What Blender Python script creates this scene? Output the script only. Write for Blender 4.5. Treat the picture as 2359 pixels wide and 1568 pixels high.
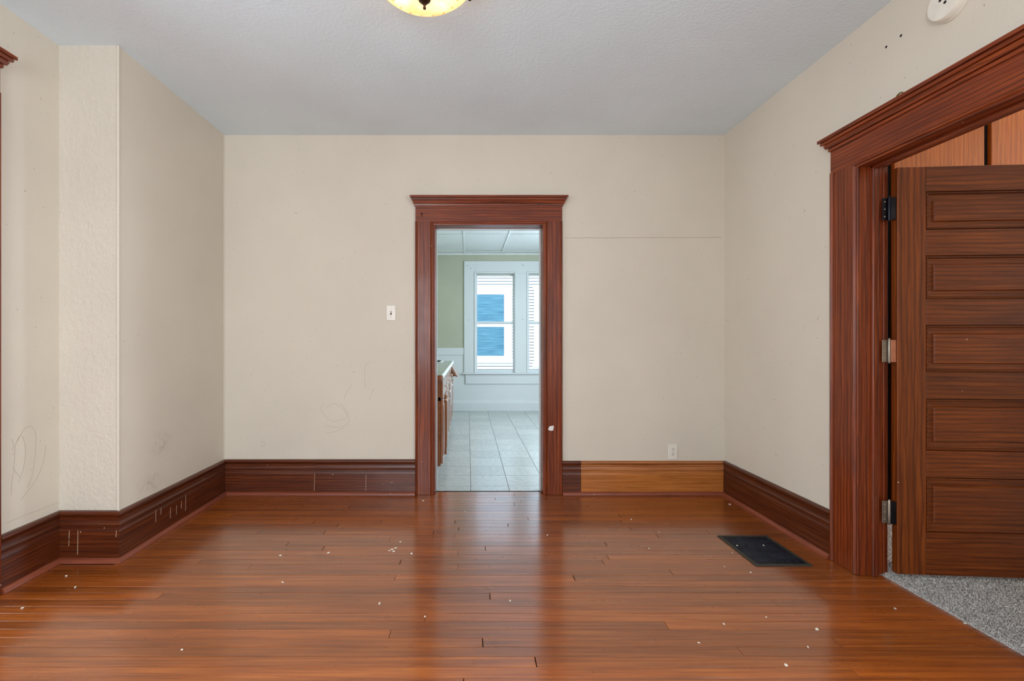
import bpy, bmesh, math, random
from mathutils import Vector, Matrix

for o in list(bpy.data.objects):
    bpy.data.objects.remove(o)
SC = bpy.context.scene
COL = SC.collection
random.seed(7)
PI = math.pi

# ------------------------------------------------------------------ camera
F, VX, VY, H = 1090.0, 1078.0, 785.0, 1.175     # focal length and vanishing point in photo pixels, eye height
cd = bpy.data.cameras.new('camera')
cd.sensor_width = 36.0
cd.lens = 36.0 * F / 2359.0
cd.shift_x = (1179.5 - VX) / 2359.0
cd.shift_y = (VY - 784.0) / 2359.0
cd.clip_start = 0.05
cam = bpy.data.objects.new('camera', cd)
cam.location = (0, 0, H)
cam.rotation_euler = (PI / 2, 0, 0)
COL.objects.link(cam)
SC.camera = cam

# ------------------------------------------------------------------ world, lights, exposure
SC.view_settings.view_transform = 'Standard'
SC.view_settings.look = 'None'
SC.view_settings.exposure = 0.06
SC.view_settings.gamma = 1.0
SC.view_settings.use_curve_mapping = False
w = bpy.data.worlds.new('overcast_sky')
SC.world = w
w.use_nodes = True
bg = w.node_tree.nodes['Background']
bg.inputs[0].default_value = (0.70, 0.86, 1.0, 1)
bg.inputs[1].default_value = 4.0


def area(name, loc, rot, sx, sy, power, col):
    l = bpy.data.lights.new(name, 'AREA')
    l.shape = 'RECTANGLE'
    l.size, l.size_y = sx, sy
    l.energy = power
    l.color = col
    o = bpy.data.objects.new(name, l)
    o.location = loc
    o.rotation_euler = rot
    COL.objects.link(o)
    return o


DAY = (0.93, 0.97, 1.0)
# daylight through the window behind the camera, then added fill lights from out of view
area('daylight_rear', (-1.05, -1.62, 1.5), (PI / 2, 0, 0), 1.2, 1.7, 58, DAY)
area('fill_right', (2.0, -0.25, 1.5), (PI / 2, 0, PI / 2), 1.2, 1.7, 44, DAY)  # added fill from the right, brightens the left walls
area('fill_parlor', (-4.17, 0.9, 1.45), (PI / 2, 0, -PI / 2), 1.5, 1.7, 52, DAY)  # added fill shining in through the tall opening
area('fill_side_room', (5.12, 2.2, 1.6), (PI / 2, 0, PI / 2), 1.2, 1.6, 42, (1.0, 0.90, 0.76))  # added warm fill raking along the panelled wall
area('fill_kitchen', (2.47, 5.6, 1.55), (PI / 2, 0, PI / 2), 1.3, 1.6, 70, (0.74, 0.89, 1.0))  # added cool fill from the unseen side of the kitchen


# ------------------------------------------------------------------ helpers
def lin(r, g, b):
    f = lambda c: (c / 255 / 12.92) if c / 255 <= 0.04045 else ((c / 255 + 0.055) / 1.055) ** 2.4
    return (f(r), f(g), f(b), 1.0)


class MB:
    """collects shapes in world coordinates; build() links them as ONE mesh object"""
    def __init__(s):
        s.v, s.f = [], []

    def add(s, vs, fs):
        b = len(s.v)
        s.v.extend([tuple(v) for v in vs])
        s.f.extend([tuple(i + b for i in f) for f in fs])
        return s

    def box(s, x0, x1, y0, y1, z0, z1):
        vs = [(x, y, z) for x in (x0, x1) for y in (y0, y1) for z in (z0, z1)]
        return s.add(vs, [(0, 1, 3, 2), (4, 6, 7, 5), (0, 4, 5, 1), (2, 3, 7, 6), (0, 2, 6, 4), (1, 5, 7, 3)])

    def bbox(s, x0, x1, y0, y1, z0, z1, b=0.002):
        """box with chamfered edges"""
        bm = bmesh.new()
        bmesh.ops.create_cube(bm, size=1.0)
        for v in bm.verts:
            v.co = Vector((x0 + (v.co.x + .5) * (x1 - x0), y0 + (v.co.y + .5) * (y1 - y0), z0 + (v.co.z + .5) * (z1 - z0)))
        bmesh.ops.bevel(bm, geom=list(bm.edges), offset=b, segments=1, affect='EDGES', profile=0.5)
        bm.verts.index_update()
        s.add([v.co[:] for v in bm.verts], [[v.index for v in f.verts] for f in bm.faces])
        bm.free()
        return s

    def sweep(s, prof, fn, t0, t1, m0=0.0, m1=0.0):
        """closed profile [(d, h)] swept from t0 to t1; fn(t, d, h) -> world point; m0/m1 mitre the ends by d"""
        n = len(prof)
        vs = [fn(t0 + m0 * d, d, h) for d, h in prof] + [fn(t1 + m1 * d, d, h) for d, h in prof]
        fs = [(i, (i + 1) % n, n + (i + 1) % n, n + i) for i in range(n)]
        fs += [tuple(range(n))[::-1], tuple(range(n, 2 * n))]
        return s.add(vs, fs)

    def lathe(s, c, prof, n=32, axis='z', wob=None):
        vs, fs = [], []
        for k, (r, h) in enumerate(prof):
            for i in range(n):
                a = 2 * PI * i / n
                rr = r * (1 + (wob(k, a) if wob else 0))
                p, q = rr * math.cos(a), rr * math.sin(a)
                vs.append({'z': (c[0] + p, c[1] + q, c[2] + h), 'x': (c[0] + h, c[1] + p, c[2] + q), 'y': (c[0] + p, c[1] + h, c[2] + q)}[axis])
        for k in range(len(prof) - 1):
            for i in range(n):
                j = (i + 1) % n
                fs.append((k * n + i, k * n + j, (k + 1) * n + j, (k + 1) * n + i))
        fs.append(tuple(range(n))[::-1])
        b = (len(prof) - 1) * n
        fs.append(tuple(range(b, b + n)))
        return s.add(vs, fs)

    def tube(s, pts, r, n=8):
        vs, fs = [], []
        P = [Vector(p) for p in pts]
        for k, p in enumerate(P):
            t = (P[min(k + 1, len(P) - 1)] - P[max(k - 1, 0)]).normalized()
            a = t.orthogonal().normalized() if k == 0 else (a - t * a.dot(t)).normalized()
            b = t.cross(a)
            for i in range(n):
                an = 2 * PI * i / n
                vs.append(p + a * (r * math.cos(an)) + b * (r * math.sin(an)))
        for k in range(len(P) - 1):
            for i in range(n):
                j = (i + 1) % n
                fs.append((k * n + i, k * n + j, (k + 1) * n + j, (k + 1) * n + i))
        fs.append(tuple(range(n))[::-1])
        fs.append(tuple(range((len(P) - 1) * n, len(P) * n)))
        return s.add(vs, fs)

    def build(s, name, mat, parent=None, org=None, smooth=False):
        if org is None:
            xs, ys, zs = zip(*s.v)
            org = ((min(xs) + max(xs)) / 2, (min(ys) + max(ys)) / 2, min(zs))
        me = bpy.data.meshes.new(name)
        me.from_pydata([(v[0] - org[0], v[1] - org[1], v[2] - org[2]) for v in s.v], [], s.f)
        bm = bmesh.new()
        bm.from_mesh(me)
        bmesh.ops.recalc_face_normals(bm, faces=list(bm.faces))
        bm.to_mesh(me)
        bm.free()
        me.materials.append(mat)
        if smooth:
            for p in me.polygons:
                p.use_smooth = True
            me.set_sharp_from_angle(angle=math.radians(42))
        o = bpy.data.objects.new(name, me)
        COL.objects.link(o)
        place(o, org, parent)
        return o


WLOC = {}


def place(o, loc, parent):
    WLOC[o.name] = Vector(loc)
    if parent is not None:
        o.parent = parent
        o.location = Vector(loc) - WLOC[parent.name]
    else:
        o.location = loc


def tag(o, label=None, cat=None, group=None, kind=None):
    if label: o['label'] = label
    if cat: o['category'] = cat
    if group: o['group'] = group
    if kind: o['kind'] = kind
    return o


def empty(name, loc=(0, 0, 0), **kw):
    o = bpy.data.objects.new(name, None)
    o.empty_display_size = 0.1
    COL.objects.link(o)
    place(o, loc, None)
    return tag(o, **kw)


# pixel -> point on a known plane of the room
def on_floor(px, py, z=0.0):
    y = (H - z) * F / (py - VY)
    return ((px - VX) / F * y, y, z)


def on_back(px, py, Y):
    return ((px - VX) / F * Y, Y, H - (py - VY) / F * Y)


def on_side(px, py, X):
    y = X * F / (px - VX)
    return (X, y, H - (py - VY) / F * y)


# ------------------------------------------------------------------ materials
class NT:
    def __init__(s, name):
        s.m = bpy.data.materials.new(name)
        s.m.use_nodes = True
        s.t = s.m.node_tree
        s.p = s.t.nodes['Principled BSDF']
        s.out = s.t.nodes['Material Output']

    def n(s, typ, **kw):
        nd = s.t.nodes.new(typ)
        for k, v in kw.items():
            setattr(nd, k, v)
        return nd

    def l(s, a, b):
        s.t.links.new(a, b)

    def val(s, nd, **kw):
        for k, v in kw.items():
            nd.inputs[k.replace('_', ' ')].default_value = v
        return nd

    def coords(s, scale, rand=True):
        tc = s.n('ShaderNodeTexCoord')
        src = tc.outputs['Object']
        if rand:
            oi = s.n('ShaderNodeObjectInfo')
            mu = s.n('ShaderNodeVectorMath', operation='SCALE')
            mu.inputs[0].default_value = (37.1, 53.7, 71.3)
            s.l(oi.outputs['Random'], mu.inputs['Scale'])
            ad = s.n('ShaderNodeVectorMath', operation='ADD')
            s.l(src, ad.inputs[0]); s.l(mu.outputs[0], ad.inputs[1])
            src = ad.outputs[0]
        mp = s.n('ShaderNodeMapping')
        mp.inputs['Scale'].default_value = scale
        s.l(src, mp.inputs['Vector'])
        return mp.outputs[0]

    def noise(s, vec, scale, detail=4.0, rough=0.55, dist=0.0):
        nd = s.n('ShaderNodeTexNoise')
        s.val(nd, Scale=scale, Detail=detail, Roughness=rough, Distortion=dist)
        s.l(vec, nd.inputs['Vector'])
        return nd.outputs['Fac']

    def ramp(s, fac, stops):
        nd = s.n('ShaderNodeValToRGB')
        e = nd.color_ramp.elements
        e[0].position, e[0].color = stops[0]
        e[1].position, e[1].color = stops[-1]
        for pos, c in stops[1:-1]:
            x = e.new(pos)
            x.color = c
        s.l(fac, nd.inputs[0])
        return nd.outputs[0]

    def mix(s, a, b, fac, blend='MIX'):
        nd = s.n('ShaderNodeMix', data_type='RGBA', blend_type=blend)
        for sock, x in ((nd.inputs[0], fac), (nd.inputs[6], a), (nd.inputs[7], b)):
            if hasattr(x, 'links') or hasattr(x, 'is_output'):
                s.l(x, sock)
            else:
                sock.default_value = x
        return nd.outputs[2]

    def math(s, op, a, b=0.0, clamp=False):
        nd = s.n('ShaderNodeMath', operation=op, use_clamp=clamp)
        for sock, x in ((nd.inputs[0], a), (nd.inputs[1], b)):
            if hasattr(x, 'is_output'):
                s.l(x, sock)
            else:
                sock.default_value = x
        return nd.outputs[0]

    def bump(s, h, strength, dist):
        nd = s.n('ShaderNodeBump')
        s.val(nd, Strength=strength, Distance=dist)
        s.l(h, nd.inputs['Height'])
        s.l(nd.outputs[0], s.p.inputs['Normal'])
        return nd

    def base(s, c):
        if hasattr(c, 'is_output'):
            s.l(c, s.p.inputs['Base Color'])
        else:
            s.p.inputs['Base Color'].default_value = c


BW = lambda v: (v, v, v, 1)


def plain(name, col, rough=0.5, metal=0.0, var=0.04, spec=0.5):
    k = NT(name)
    v = k.coords((1, 1, 1))
    f = k.noise(v, 9.0, 3.0)
    lo = tuple(c * (1 - 2 * var) for c in col[:3]) + (1,)
    hi = tuple(min(1, c * (1 + 2 * var)) for c in col[:3]) + (1,)
    k.base(k.ramp(f, [(0.3, lo), (0.7, hi)]))
    k.p.inputs['Roughness'].default_value = rough
    k.p.inputs['Metallic'].default_value = metal
    k.p.inputs['Specular IOR Level'].default_value = spec
    return k.m


def paint(name, col, bscale, bdist, rough=0.55, dirt=0.0, stretch=(1, 1, 1), bstr=0.5, blotch=0.03):
    """painted plaster: roller or trowel relief, faint blotches, sparse dark specks"""
    k = NT(name)
    v = k.coords((1, 1, 1), rand=False)
    big = k.noise(v, 1.7, 3.0)
    lo = tuple(c * (1 - blotch) for c in col[:3]) + (1,)
    hi = tuple(min(1, c * (1 + blotch)) for c in col[:3]) + (1,)
    c = k.ramp(big, [(0.3, lo), (0.7, hi)])
    if dirt:
        sp = k.noise(v, 55.0, 1.0)
        sel = k.ramp(sp, [(0.765, BW(0)), (0.80, BW(dirt))])
        c = k.mix(c, lin(95, 82, 66), sel)
    k.base(c)
    k.p.inputs['Roughness'].default_value = rough
    k.p.inputs['Specular IOR Level'].default_value = 0.3
    vs = k.coords(stretch, rand=False)
    k.bump(k.noise(vs, bscale, 4.0, 0.6), bstr, bdist)
    return k.m


def wood(name, axis, dark, mid, light, rough=0.3, coat=0.25, var=0.10, splat=0.0, grain=1.0, fig=0.5, bump=0.0006, satvar=0.0):
    """varnished timber with the grain along one axis; every object gets its own cut of it"""
    k = NT(name)
    st = {'X': (1.0, 1.0, 1.0), 'Y': (1.0, 1.0, 1.0), 'Z': (1.0, 1.0, 1.0)}[axis]
    al, ac = 1.5, 55.0
    sc = {'X': (al, ac, ac), 'Y': (ac, al, ac), 'Z': (ac, ac, al)}[axis]
    v = k.coords(tuple(x * grain for x in sc))
    g1 = k.noise(v, 1.6, 5.0, 0.6, 0.2)
    c = k.ramp(g1, [(0.16, dark), (0.50, mid), (0.86, light)])
    v2 = k.coords(tuple(x * grain for x in {'X': (7, 330, 330), 'Y': (330, 7, 330), 'Z': (330, 330, 7)}[axis]))
    g2 = k.noise(v2, 1.0, 3.0, 0.6)
    pores = k.ramp(g2, [(0.36, BW(1)), (0.50, BW(0))])
    c = k.mix(c, tuple(x * 0.45 for x in dark[:3]) + (1,), k.math('MULTIPLY', pores, 0.28))
    # broad cathedral figure
    if fig:
        v3 = k.coords(tuple(x * grain for x in {'X': (1.1, 7, 7), 'Y': (7, 1.1, 7), 'Z': (7, 7, 1.1)}[axis]))
        wv = k.n('ShaderNodeTexWave', wave_type='RINGS', rings_direction=axis)
        k.val(wv, Scale=2.6, Distortion=5.0, Detail=3.0, Detail_Scale=0.9)
        k.l(v3, wv.inputs['Vector'])
        rg = k.ramp(wv.outputs['Fac'], [(0.05, BW(1)), (0.34, BW(0))])
        c = k.mix(c, tuple(x * 0.6 for x in dark[:3]) + (1,), k.math('MULTIPLY', rg, fig))
    bl_ = k.noise(k.coords({'X': (1.2, 5, 5), 'Y': (5, 1.2, 5), 'Z': (5, 5, 1.2)}[axis]), 2.2, 3.0, 0.55)
    c = k.mix(c, k.ramp(bl_, [(0.3, BW(0.62)), (0.7, BW(1.0))]), 0.55, 'MULTIPLY')
    oi = k.n('ShaderNodeObjectInfo')
    hv = k.n('ShaderNodeHueSaturation')
    r2 = k.math('ADD', k.math('MULTIPLY', oi.outputs['Random'], 2 * var), 1 - var)
    k.l(r2, hv.inputs['Value'])
    k.l(c, hv.inputs['Color'])
    c = hv.outputs[0]
    if splat:
        vo = k.n('ShaderNodeTexVoronoi')
        k.val(vo, Scale=42.0)
        k.l(k.coords((1, 1, 1)), vo.inputs['Vector'])
        near = k.math('LESS_THAN', vo.outputs['Distance'], 0.12)
        sep = k.n('ShaderNodeSeparateColor')
        k.l(vo.outputs['Color'], sep.inputs[0])
        few = k.math('LESS_THAN', sep.outputs[0], splat)
        c = k.mix(c, lin(214, 204, 190), k.math('MULTIPLY', near, few))
    k.base(c)
    rr = k.noise(k.coords((3, 3, 3)), 3.0, 2.0)
    k.l(k.math('ADD', k.math('MULTIPLY', rr, 0.16), rough - 0.08), k.p.inputs['Roughness'])
    k.p.inputs['Coat Weight'].default_value = coat
    k.p.inputs['Specular IOR Level'].default_value = 0.5 if coat > 0.5 else 0.38
    k.p.inputs['Coat Roughness'].default_value = 0.15
    k.bump(g2, 0.35, bump)
    return k.m


def glass(name, tint, gloss=0.12, rough=0.02):
    k = NT(name)
    tr = k.n('ShaderNodeBsdfTransparent')
    tr.inputs[0].default_value = tint
    gl = k.n('ShaderNodeBsdfGlossy')
    gl.inputs['Roughness'].default_value = rough
    fr = k.n('ShaderNodeLayerWeight')
    fr.inputs[0].default_value = 0.25
    nz = k.noise(k.coords((1, 1, 1)), 4.0, 1.0)
    f = k.math('MULTIPLY', fr.outputs['Fresnel'], k.math('ADD', k.math('MULTIPLY', nz, 0.05), gloss * 3))
    mx = k.n('ShaderNodeMixShader')
    k.l(f, mx.inputs[0]); k.l(tr.outputs[0], mx.inputs[1]); k.l(gl.outputs[0], mx.inputs[2])
    k.l(mx.outputs[0], k.out.inputs[0])
    return k.m


M = {}
M['wall'] = paint('beige_wall_paint', lin(216, 207, 192), 70.0, 0.0014, dirt=0.5, stretch=(1, 1, 0.45))
M['plaster'] = paint('rough_beige_plaster', lin(213, 204, 190), 46.0, 0.007, stretch=(1, 1, 0.8), bstr=0.9, blotch=0.04)
M['ceiling'] = paint('grey_ceiling_paint', lin(228, 242, 251), 60.0, 0.004, bstr=0.7, blotch=0.03)
for ax in 'XYZ':
    M['trim' + ax] = wood('varnished_trim_' + ax, ax, lin(70, 22, 5), lin(134, 55, 17), lin(176, 88, 36), rough=0.38, coat=0.1, var=0.08, splat=0.012)
    M['base' + ax] = wood('dark_baseboard_' + ax, ax, lin(52, 18, 6), lin(96, 40, 13), lin(136, 68, 26), rough=0.36, coat=0.1, var=0.12, splat=0.07)
    M['shoe' + ax] = wood('reddish_shoe_' + ax, ax, lin(104, 46, 30), lin(139, 70, 48), lin(160, 90, 64), rough=0.4, coat=0.1, var=0.05, fig=0.0, splat=0.03)
    M['door' + ax] = wood('door_oak_' + ax, ax, lin(70, 26, 3), lin(122, 56, 9), lin(160, 84, 22), rough=0.4, coat=0.1, var=0.10, splat=0.006, fig=0.45)
    M['cab' + ax] = wood('cabinet_oak_' + ax, ax, lin(120, 62, 30), lin(172, 104, 62), lin(196, 132, 86), rough=0.22, coat=0.8, var=0.08)
M['goldX'] = wood('worn_golden_base', 'X', lin(138, 74, 26), lin(188, 112, 48), lin(214, 142, 74), rough=0.42, coat=0.1, var=0.05, fig=0.2, splat=0.01)
M['goldcapX'] = wood('worn_golden_cap', 'X', lin(134, 72, 34), lin(186, 114, 62), lin(212, 144, 88), rough=0.4, coat=0.1, var=0.05, fig=0.6)
M['plank'] = wood('floor_strip_maple', 'X', lin(96, 42, 7), lin(154, 77, 20), lin(192, 110, 40), rough=0.3, coat=1.0, var=0.22, fig=0.0, bump=0.0008, grain=0.8)
M['panel'] = wood('wall_panelling', 'Z', lin(142, 64, 8), lin(186, 98, 20), lin(210, 128, 40), rough=0.45, coat=0.2, var=0.1, fig=0.3)
M['gap'] = plain('dark_joint', lin(24, 14, 9), 0.9)
M['dark'] = plain('black_void', lin(10, 10, 11), 0.8)
M['white'] = plain('white_plastic', lin(232, 226, 214), 0.35)
M['slot'] = plain('dark_slot', lin(28, 24, 18), 0.7)
M['screw'] = plain('screw_head', lin(160, 152, 138), 0.35, 0.7)
M['iron'] = plain('dark_iron', lin(42, 42, 50), 0.35, 0.85, var=0.2)
M['steel'] = plain('worn_steel', lin(150, 140, 128), 0.38, 0.85, var=0.12)
M['copper'] = plain('paint_worn_copper', lin(190, 128, 100), 0.45, 0.6, var=0.12)
M['bronze'] = plain('oiled_bronze', lin(72, 52, 38), 0.32, 0.8)
M['brass'] = plain('tarnished_brass', lin(120, 112, 60), 0.35, 0.8)
M['chip'] = plain('white_paint_chip', lin(224, 216, 204), 0.7)
M['pencil'] = plain('pencil_graphite', lin(176, 164, 146), 0.8)
M['crack'] = plain('wall_crack', lin(150, 136, 116), 0.9)
M['kwhite'] = paint('white_gloss_trim', lin(222, 226, 228), 60.0, 0.0008, rough=0.32, blotch=0.015)
M['sage'] = paint('sage_green_paint', lin(186, 188, 168), 40.0, 0.002, blotch=0.05)
M['kceil'] = paint('ceiling_tile', lin(222, 226, 226), 160.0, 0.003, bstr=0.8, blotch=0.02)
M['tee'] = plain('white_metal_tee', lin(232, 236, 236), 0.35)
M['counter'] = plain('grey_laminate', lin(168, 170, 158), 0.22, var=0.03)
M['edge'] = plain('pale_counter_edge', lin(226, 226, 222), 0.3)
M['sink'] = plain('sink_enamel', lin(228, 230, 230), 0.2)
M['basin'] = plain('sink_bowl_dark_steel', lin(70, 74, 76), 0.25, 0.6)  # dark steel colour of the sink bowl
M['siding'] = plain('white_clapboard', lin(236, 238, 240), 0.6)
M['ntrim'] = plain('white_exterior_trim', lin(244, 246, 246), 0.5)
M['roof'] = plain('roof_shingle_and_lap_shade', lin(80, 82, 88), 0.9)  # also the painted shade between the clapboards
M['lawn'] = plain('side_yard_concrete', lin(150, 152, 150), 0.9)
M['rub'] = plain('grey_register_rim', lin(58, 56, 50), 0.5, 0.3, var=0.12)
M['grille'] = plain('black_register_grille', lin(58, 64, 78), 0.3, 0.6, var=0.25)
M['paper'] = plain('torn_paper', lin(232, 228, 226), 0.7)
M['pane'] = glass('window_glass', (0.97, 0.99, 1.0, 1))

k = NT('kitchen_vinyl_tile')
v = k.coords((1, 1, 1))
f1 = k.noise(v, 30.0, 5.0, 0.65)
c = k.ramp(f1, [(0.3, lin(172, 176, 174)), (0.7, lin(196, 198, 194))])
oi = k.n('ShaderNodeObjectInfo')
hv = k.n('ShaderNodeHueSaturation')
k.l(k.math('ADD', k.math('MULTIPLY', oi.outputs['Random'], 0.14), 0.92), hv.inputs['Value'])
k.l(c, hv.inputs['Color'])
k.base(hv.outputs[0])
k.l(k.math('ADD', k.math('MULTIPLY', f1, 0.06), 0.22), k.p.inputs['Roughness'])
k.bump(k.noise(v, 9.0, 2.0), 0.2, 0.0006)
M['tile'] = k.m

k = NT('neighbour_glass')
v = k.coords((1, 1, 26))
f1 = k.noise(v, 2.2, 3.0)
k.base(k.ramp(f1, [(0.3, lin(58, 98, 118)), (0.7, lin(96, 138, 154))]))
k.p.inputs['Roughness'].default_value = 0.12
M['nglass'] = k.m

k = NT('grey_carpet_fibre')
v = k.coords((1, 1, 1))
f1 = k.noise(v, 260.0, 2.0)
k.base(k.ramp(f1, [(0.32, lin(120, 117, 114)), (0.5, lin(188, 184, 180)), (0.68, lin(238, 236, 233))]))
k.p.inputs['Roughness'].default_value = 0.95
k.p.inputs['Specular IOR Level'].default_value = 0.1
M['carpet'] = k.m

# lamp bowl: amber alabaster glass glowing from the bulbs inside
k = NT('amber_glass_bowl')
v = k.coords((1, 1, 1))
f1 = k.noise(v, 11.0, 4.0, 0.6, 0.8)
gc = k.ramp(f1, [(0.3, lin(238, 198, 148)), (0.7, lin(255, 230, 198))])
tl = k.n('ShaderNodeBsdfTranslucent')
k.l(gc, tl.inputs[0])
em = k.n('ShaderNodeEmission')
k.l(gc, em.inputs[0])
em.inputs[1].default_value = 0.2
gl = k.n('ShaderNodeBsdfGlossy')
gl.inputs['Roughness'].default_value = 0.15
m1 = k.n('ShaderNodeMixShader')
m1.inputs[0].default_value = 0.06
k.l(tl.outputs[0], m1.inputs[1]); k.l(gl.outputs[0], m1.inputs[2])
ad = k.n('ShaderNodeAddShader')
k.l(m1.outputs[0], ad.inputs[0]); k.l(em.outputs[0], ad.inputs[1])
k.l(ad.outputs[0], k.out.inputs[0])
M['bowl'] = k.m

# ------------------------------------------------------------------ room shell
YB = 3.633                 # kitchen-side wall face
XL, XLN, XR = -1.872, -2.188, 1.97
YJ = 2.532                 # face of the jog
YR = -1.6                  # wall behind the camera
ZC = 2.755
T = 0.12
# kitchen doorway and side openings
DX0, DX1, DZ = -0.252, 0.573, 2.06
RY0, RY1, RZ = 1.545, 2.368, 2.045
LY0, LY1, LZ = 0.30, 2.035, 2.295
JT = 0.0205                # the wall holes leave room for the jambs


def struct(name, mb, mat, label=None):
    return tag(mb.build(name, mat, org=(0, 0, 0)), kind='structure', label=label)


wb = struct('wall_back', MB().box(XL - T, DX0 - JT, YB, YB + T, 0, ZC).box(DX1 + JT, XR + T, YB, YB + T, 0, ZC).box(DX0 - JT, DX1 + JT, YB, YB + T, DZ + JT, ZC), M['wall'], 'beige painted wall with the kitchen doorway')
wl = struct('wall_left', MB().box(XLN - T, XLN, LY1 + JT, YJ + T, 0, ZC).box(XLN - T, XLN, YR, LY0 - JT, 0, ZC).box(XLN - T, XLN, LY0 - JT, LY1 + JT, LZ + JT, ZC), M['wall'], 'beige wall beside the tall cased opening')
wj = struct('wall_jog', MB().box(XLN, XL - 0.001, YJ, YJ + T, 0, ZC), M['plaster'], 'narrow rough-plastered wall face of the jog')
wbr = struct('wall_breast', MB().box(XL - T, XL, YJ + 0.001, YB, 0, ZC), M['wall'], 'beige wall between the jog and the kitchen wall')
wr = struct('wall_right', MB().box(XR, XR + T, RY1 + JT, YB, 0, ZC).box(XR, XR + T, YR, -0.85, 0, ZC).box(XR, XR + T, -0.85, 0.35, 0, 0.65).box(XR, XR + T, -0.85, 0.35, 2.35, ZC).box(XR, XR + T, 0.35, RY0 - JT, 0, ZC).box(XR, XR + T, RY0 - JT, RY1 + JT, RZ + JT, ZC), M['wall'], 'beige wall with the panel door opening')  # opening near the camera is added for the right fill light
ceil = struct('ceiling', MB().box(XLN - T, XR + T, YR, YB + T, ZC, ZC + 0.1), M['ceiling'], 'grey-white textured plaster ceiling')
# wall behind the camera with its two windows
rw = MB().box(XLN - T, -1.65, YR - T, YR, 0, ZC).box(-0.45, XR + T, YR - T, YR, 0, ZC)
for a, b in ((-1.65, -0.45),):
    rw.box(a, b, YR - T, YR, 0, 0.65).box(a, b, YR - T, YR, 2.35, ZC)
struct('wall_rear', rw, M['wall'])

# plastered corner bead and pale paper strips in the corners
MB().lathe((XL - 0.001, YJ + 0.001, 0.26), [(0.007, 0), (0.007, ZC - 0.262)], 10).build('corner_bead', M['wall'], wbr, smooth=True)
MB().box(XL, XL + 0.006, YB - 0.006, YB, 0.262, ZC - 0.001).build('corner_strip', M['wall'], wb)


def ribbon(pts, wd, nrm, off=0.0012):
    """thin raised line on a wall along pts; nrm points into the room"""
    mb = MB()
    n = Vector(nrm)
    P = [Vector(p) + n * off for p in pts]
    L, R = [], []
    for i, p in enumerate(P):
        t = (P[min(i + 1, len(P) - 1)] - P[max(i - 1, 0)]).normalized()
        s_ = t.cross(n).normalized() * wd / 2
        L.append(p + s_); R.append(p - s_)
    m = len(P)
    back = [q - n * off for q in L + R]
    vs = L + R + back
    fs = []
    for i in range(m - 1):
        fs.append((i, i + 1, m + i + 1, m + i))
        fs.append((2 * m + i, 2 * m + i + 1, i + 1, i))
        fs.append((m + i, m + i + 1, 3 * m + i + 1, 3 * m + i))
    return mb.add(vs, fs)


def smooth_pts(pts, n=5):
    out = []
    for i in range(len(pts) - 1):
        p0, p1, p2, p3 = (Vector(pts[max(i - 1, 0)]), Vector(pts[i]), Vector(pts[i + 1]), Vector(pts[min(i + 2, len(pts) - 1)]))
        for j in range(n):
            t = j / n
            out.append(0.5 * ((2 * p1) + (p2 - p0) * t + (2 * p0 - 5 * p1 + 4 * p2 - p3) * t * t + (3 * p1 - p0 - 3 * p2 + p3) * t ** 3))
    out.append(Vector(pts[-1]))
    return out


rnd = random.Random(3)
pts = [on_back(x, 548 - (x - 1300) * 0.004 + rnd.uniform(-.5, .5), YB) for x in range(1302, 1668, 9)]
ribbon(pts, 0.0024, (0, -1, 0), 0.0006).build('seam_crack', M['crack'], wb)
z2 = lambda x, y: (560 + x / 5.9, 800 + y / 5.9)
for line in ([(1145, 835), (1155, 795), (1220, 765), (1280, 775), (1360, 840), (1415, 920), (1380, 965), (1260, 1000), (1150, 970), (1080, 880), (1058, 810), (1110, 752)],
             [(1105, 1065), (1290, 1082), (1420, 1040), (1440, 970), (1410, 870), (1320, 750)],
             [(1130, 1160), (1250, 1145), (1370, 1090)], [(1375, 700), (1400, 620), (1480, 500)],
             [(1660, 540), (1658, 270), (1730, 190)], [(1725, 720), (1735, 650), (1790, 550)],
             [(235, 1340), (290, 1335), (300, 1290), (250, 1280), (260, 1230)]):
    ribbon(smooth_pts([on_back(*z2(*p), YB) for p in line]), 0.0017, (0, -1, 0), 0.0005).build('pencil_line', M['pencil'], wb)
z7 = lambda x, y: (x / 4.48, 900 + y / 4.48)
for line in ([(115, 1075), (120, 950), (140, 830), (150, 680), (160, 560), (210, 460), (250, 520), (262, 640), (240, 800), (190, 950)],
             [(180, 520), (215, 450), (270, 375), (330, 375), (370, 460), (360, 680), (330, 880), (280, 1000)],
             [(215, 1125), (380, 900), (450, 720), (470, 560)], [(130, 790), (205, 890)], [(120, 495), (142, 560), (125, 610)],
             [(60, 1366), (240, 1290), (440, 1215), (600, 1150)]):
    ribbon(smooth_pts([on_side(*z7(*p), XLN) for p in line]), 0.0017, (1, 0, 0), 0.0005).build('pencil_line', M['pencil'], wl)
for px, py in ((2042, 108), (2076, 82)):
    p = on_side(px, py, XR)
    MB().lathe((p[0] - 0.0012, p[1], p[2]), [(0.006, 0), (0.004, 0.0012)], 10, 'x').build('nail_hole', M['slot'], wr)

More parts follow.
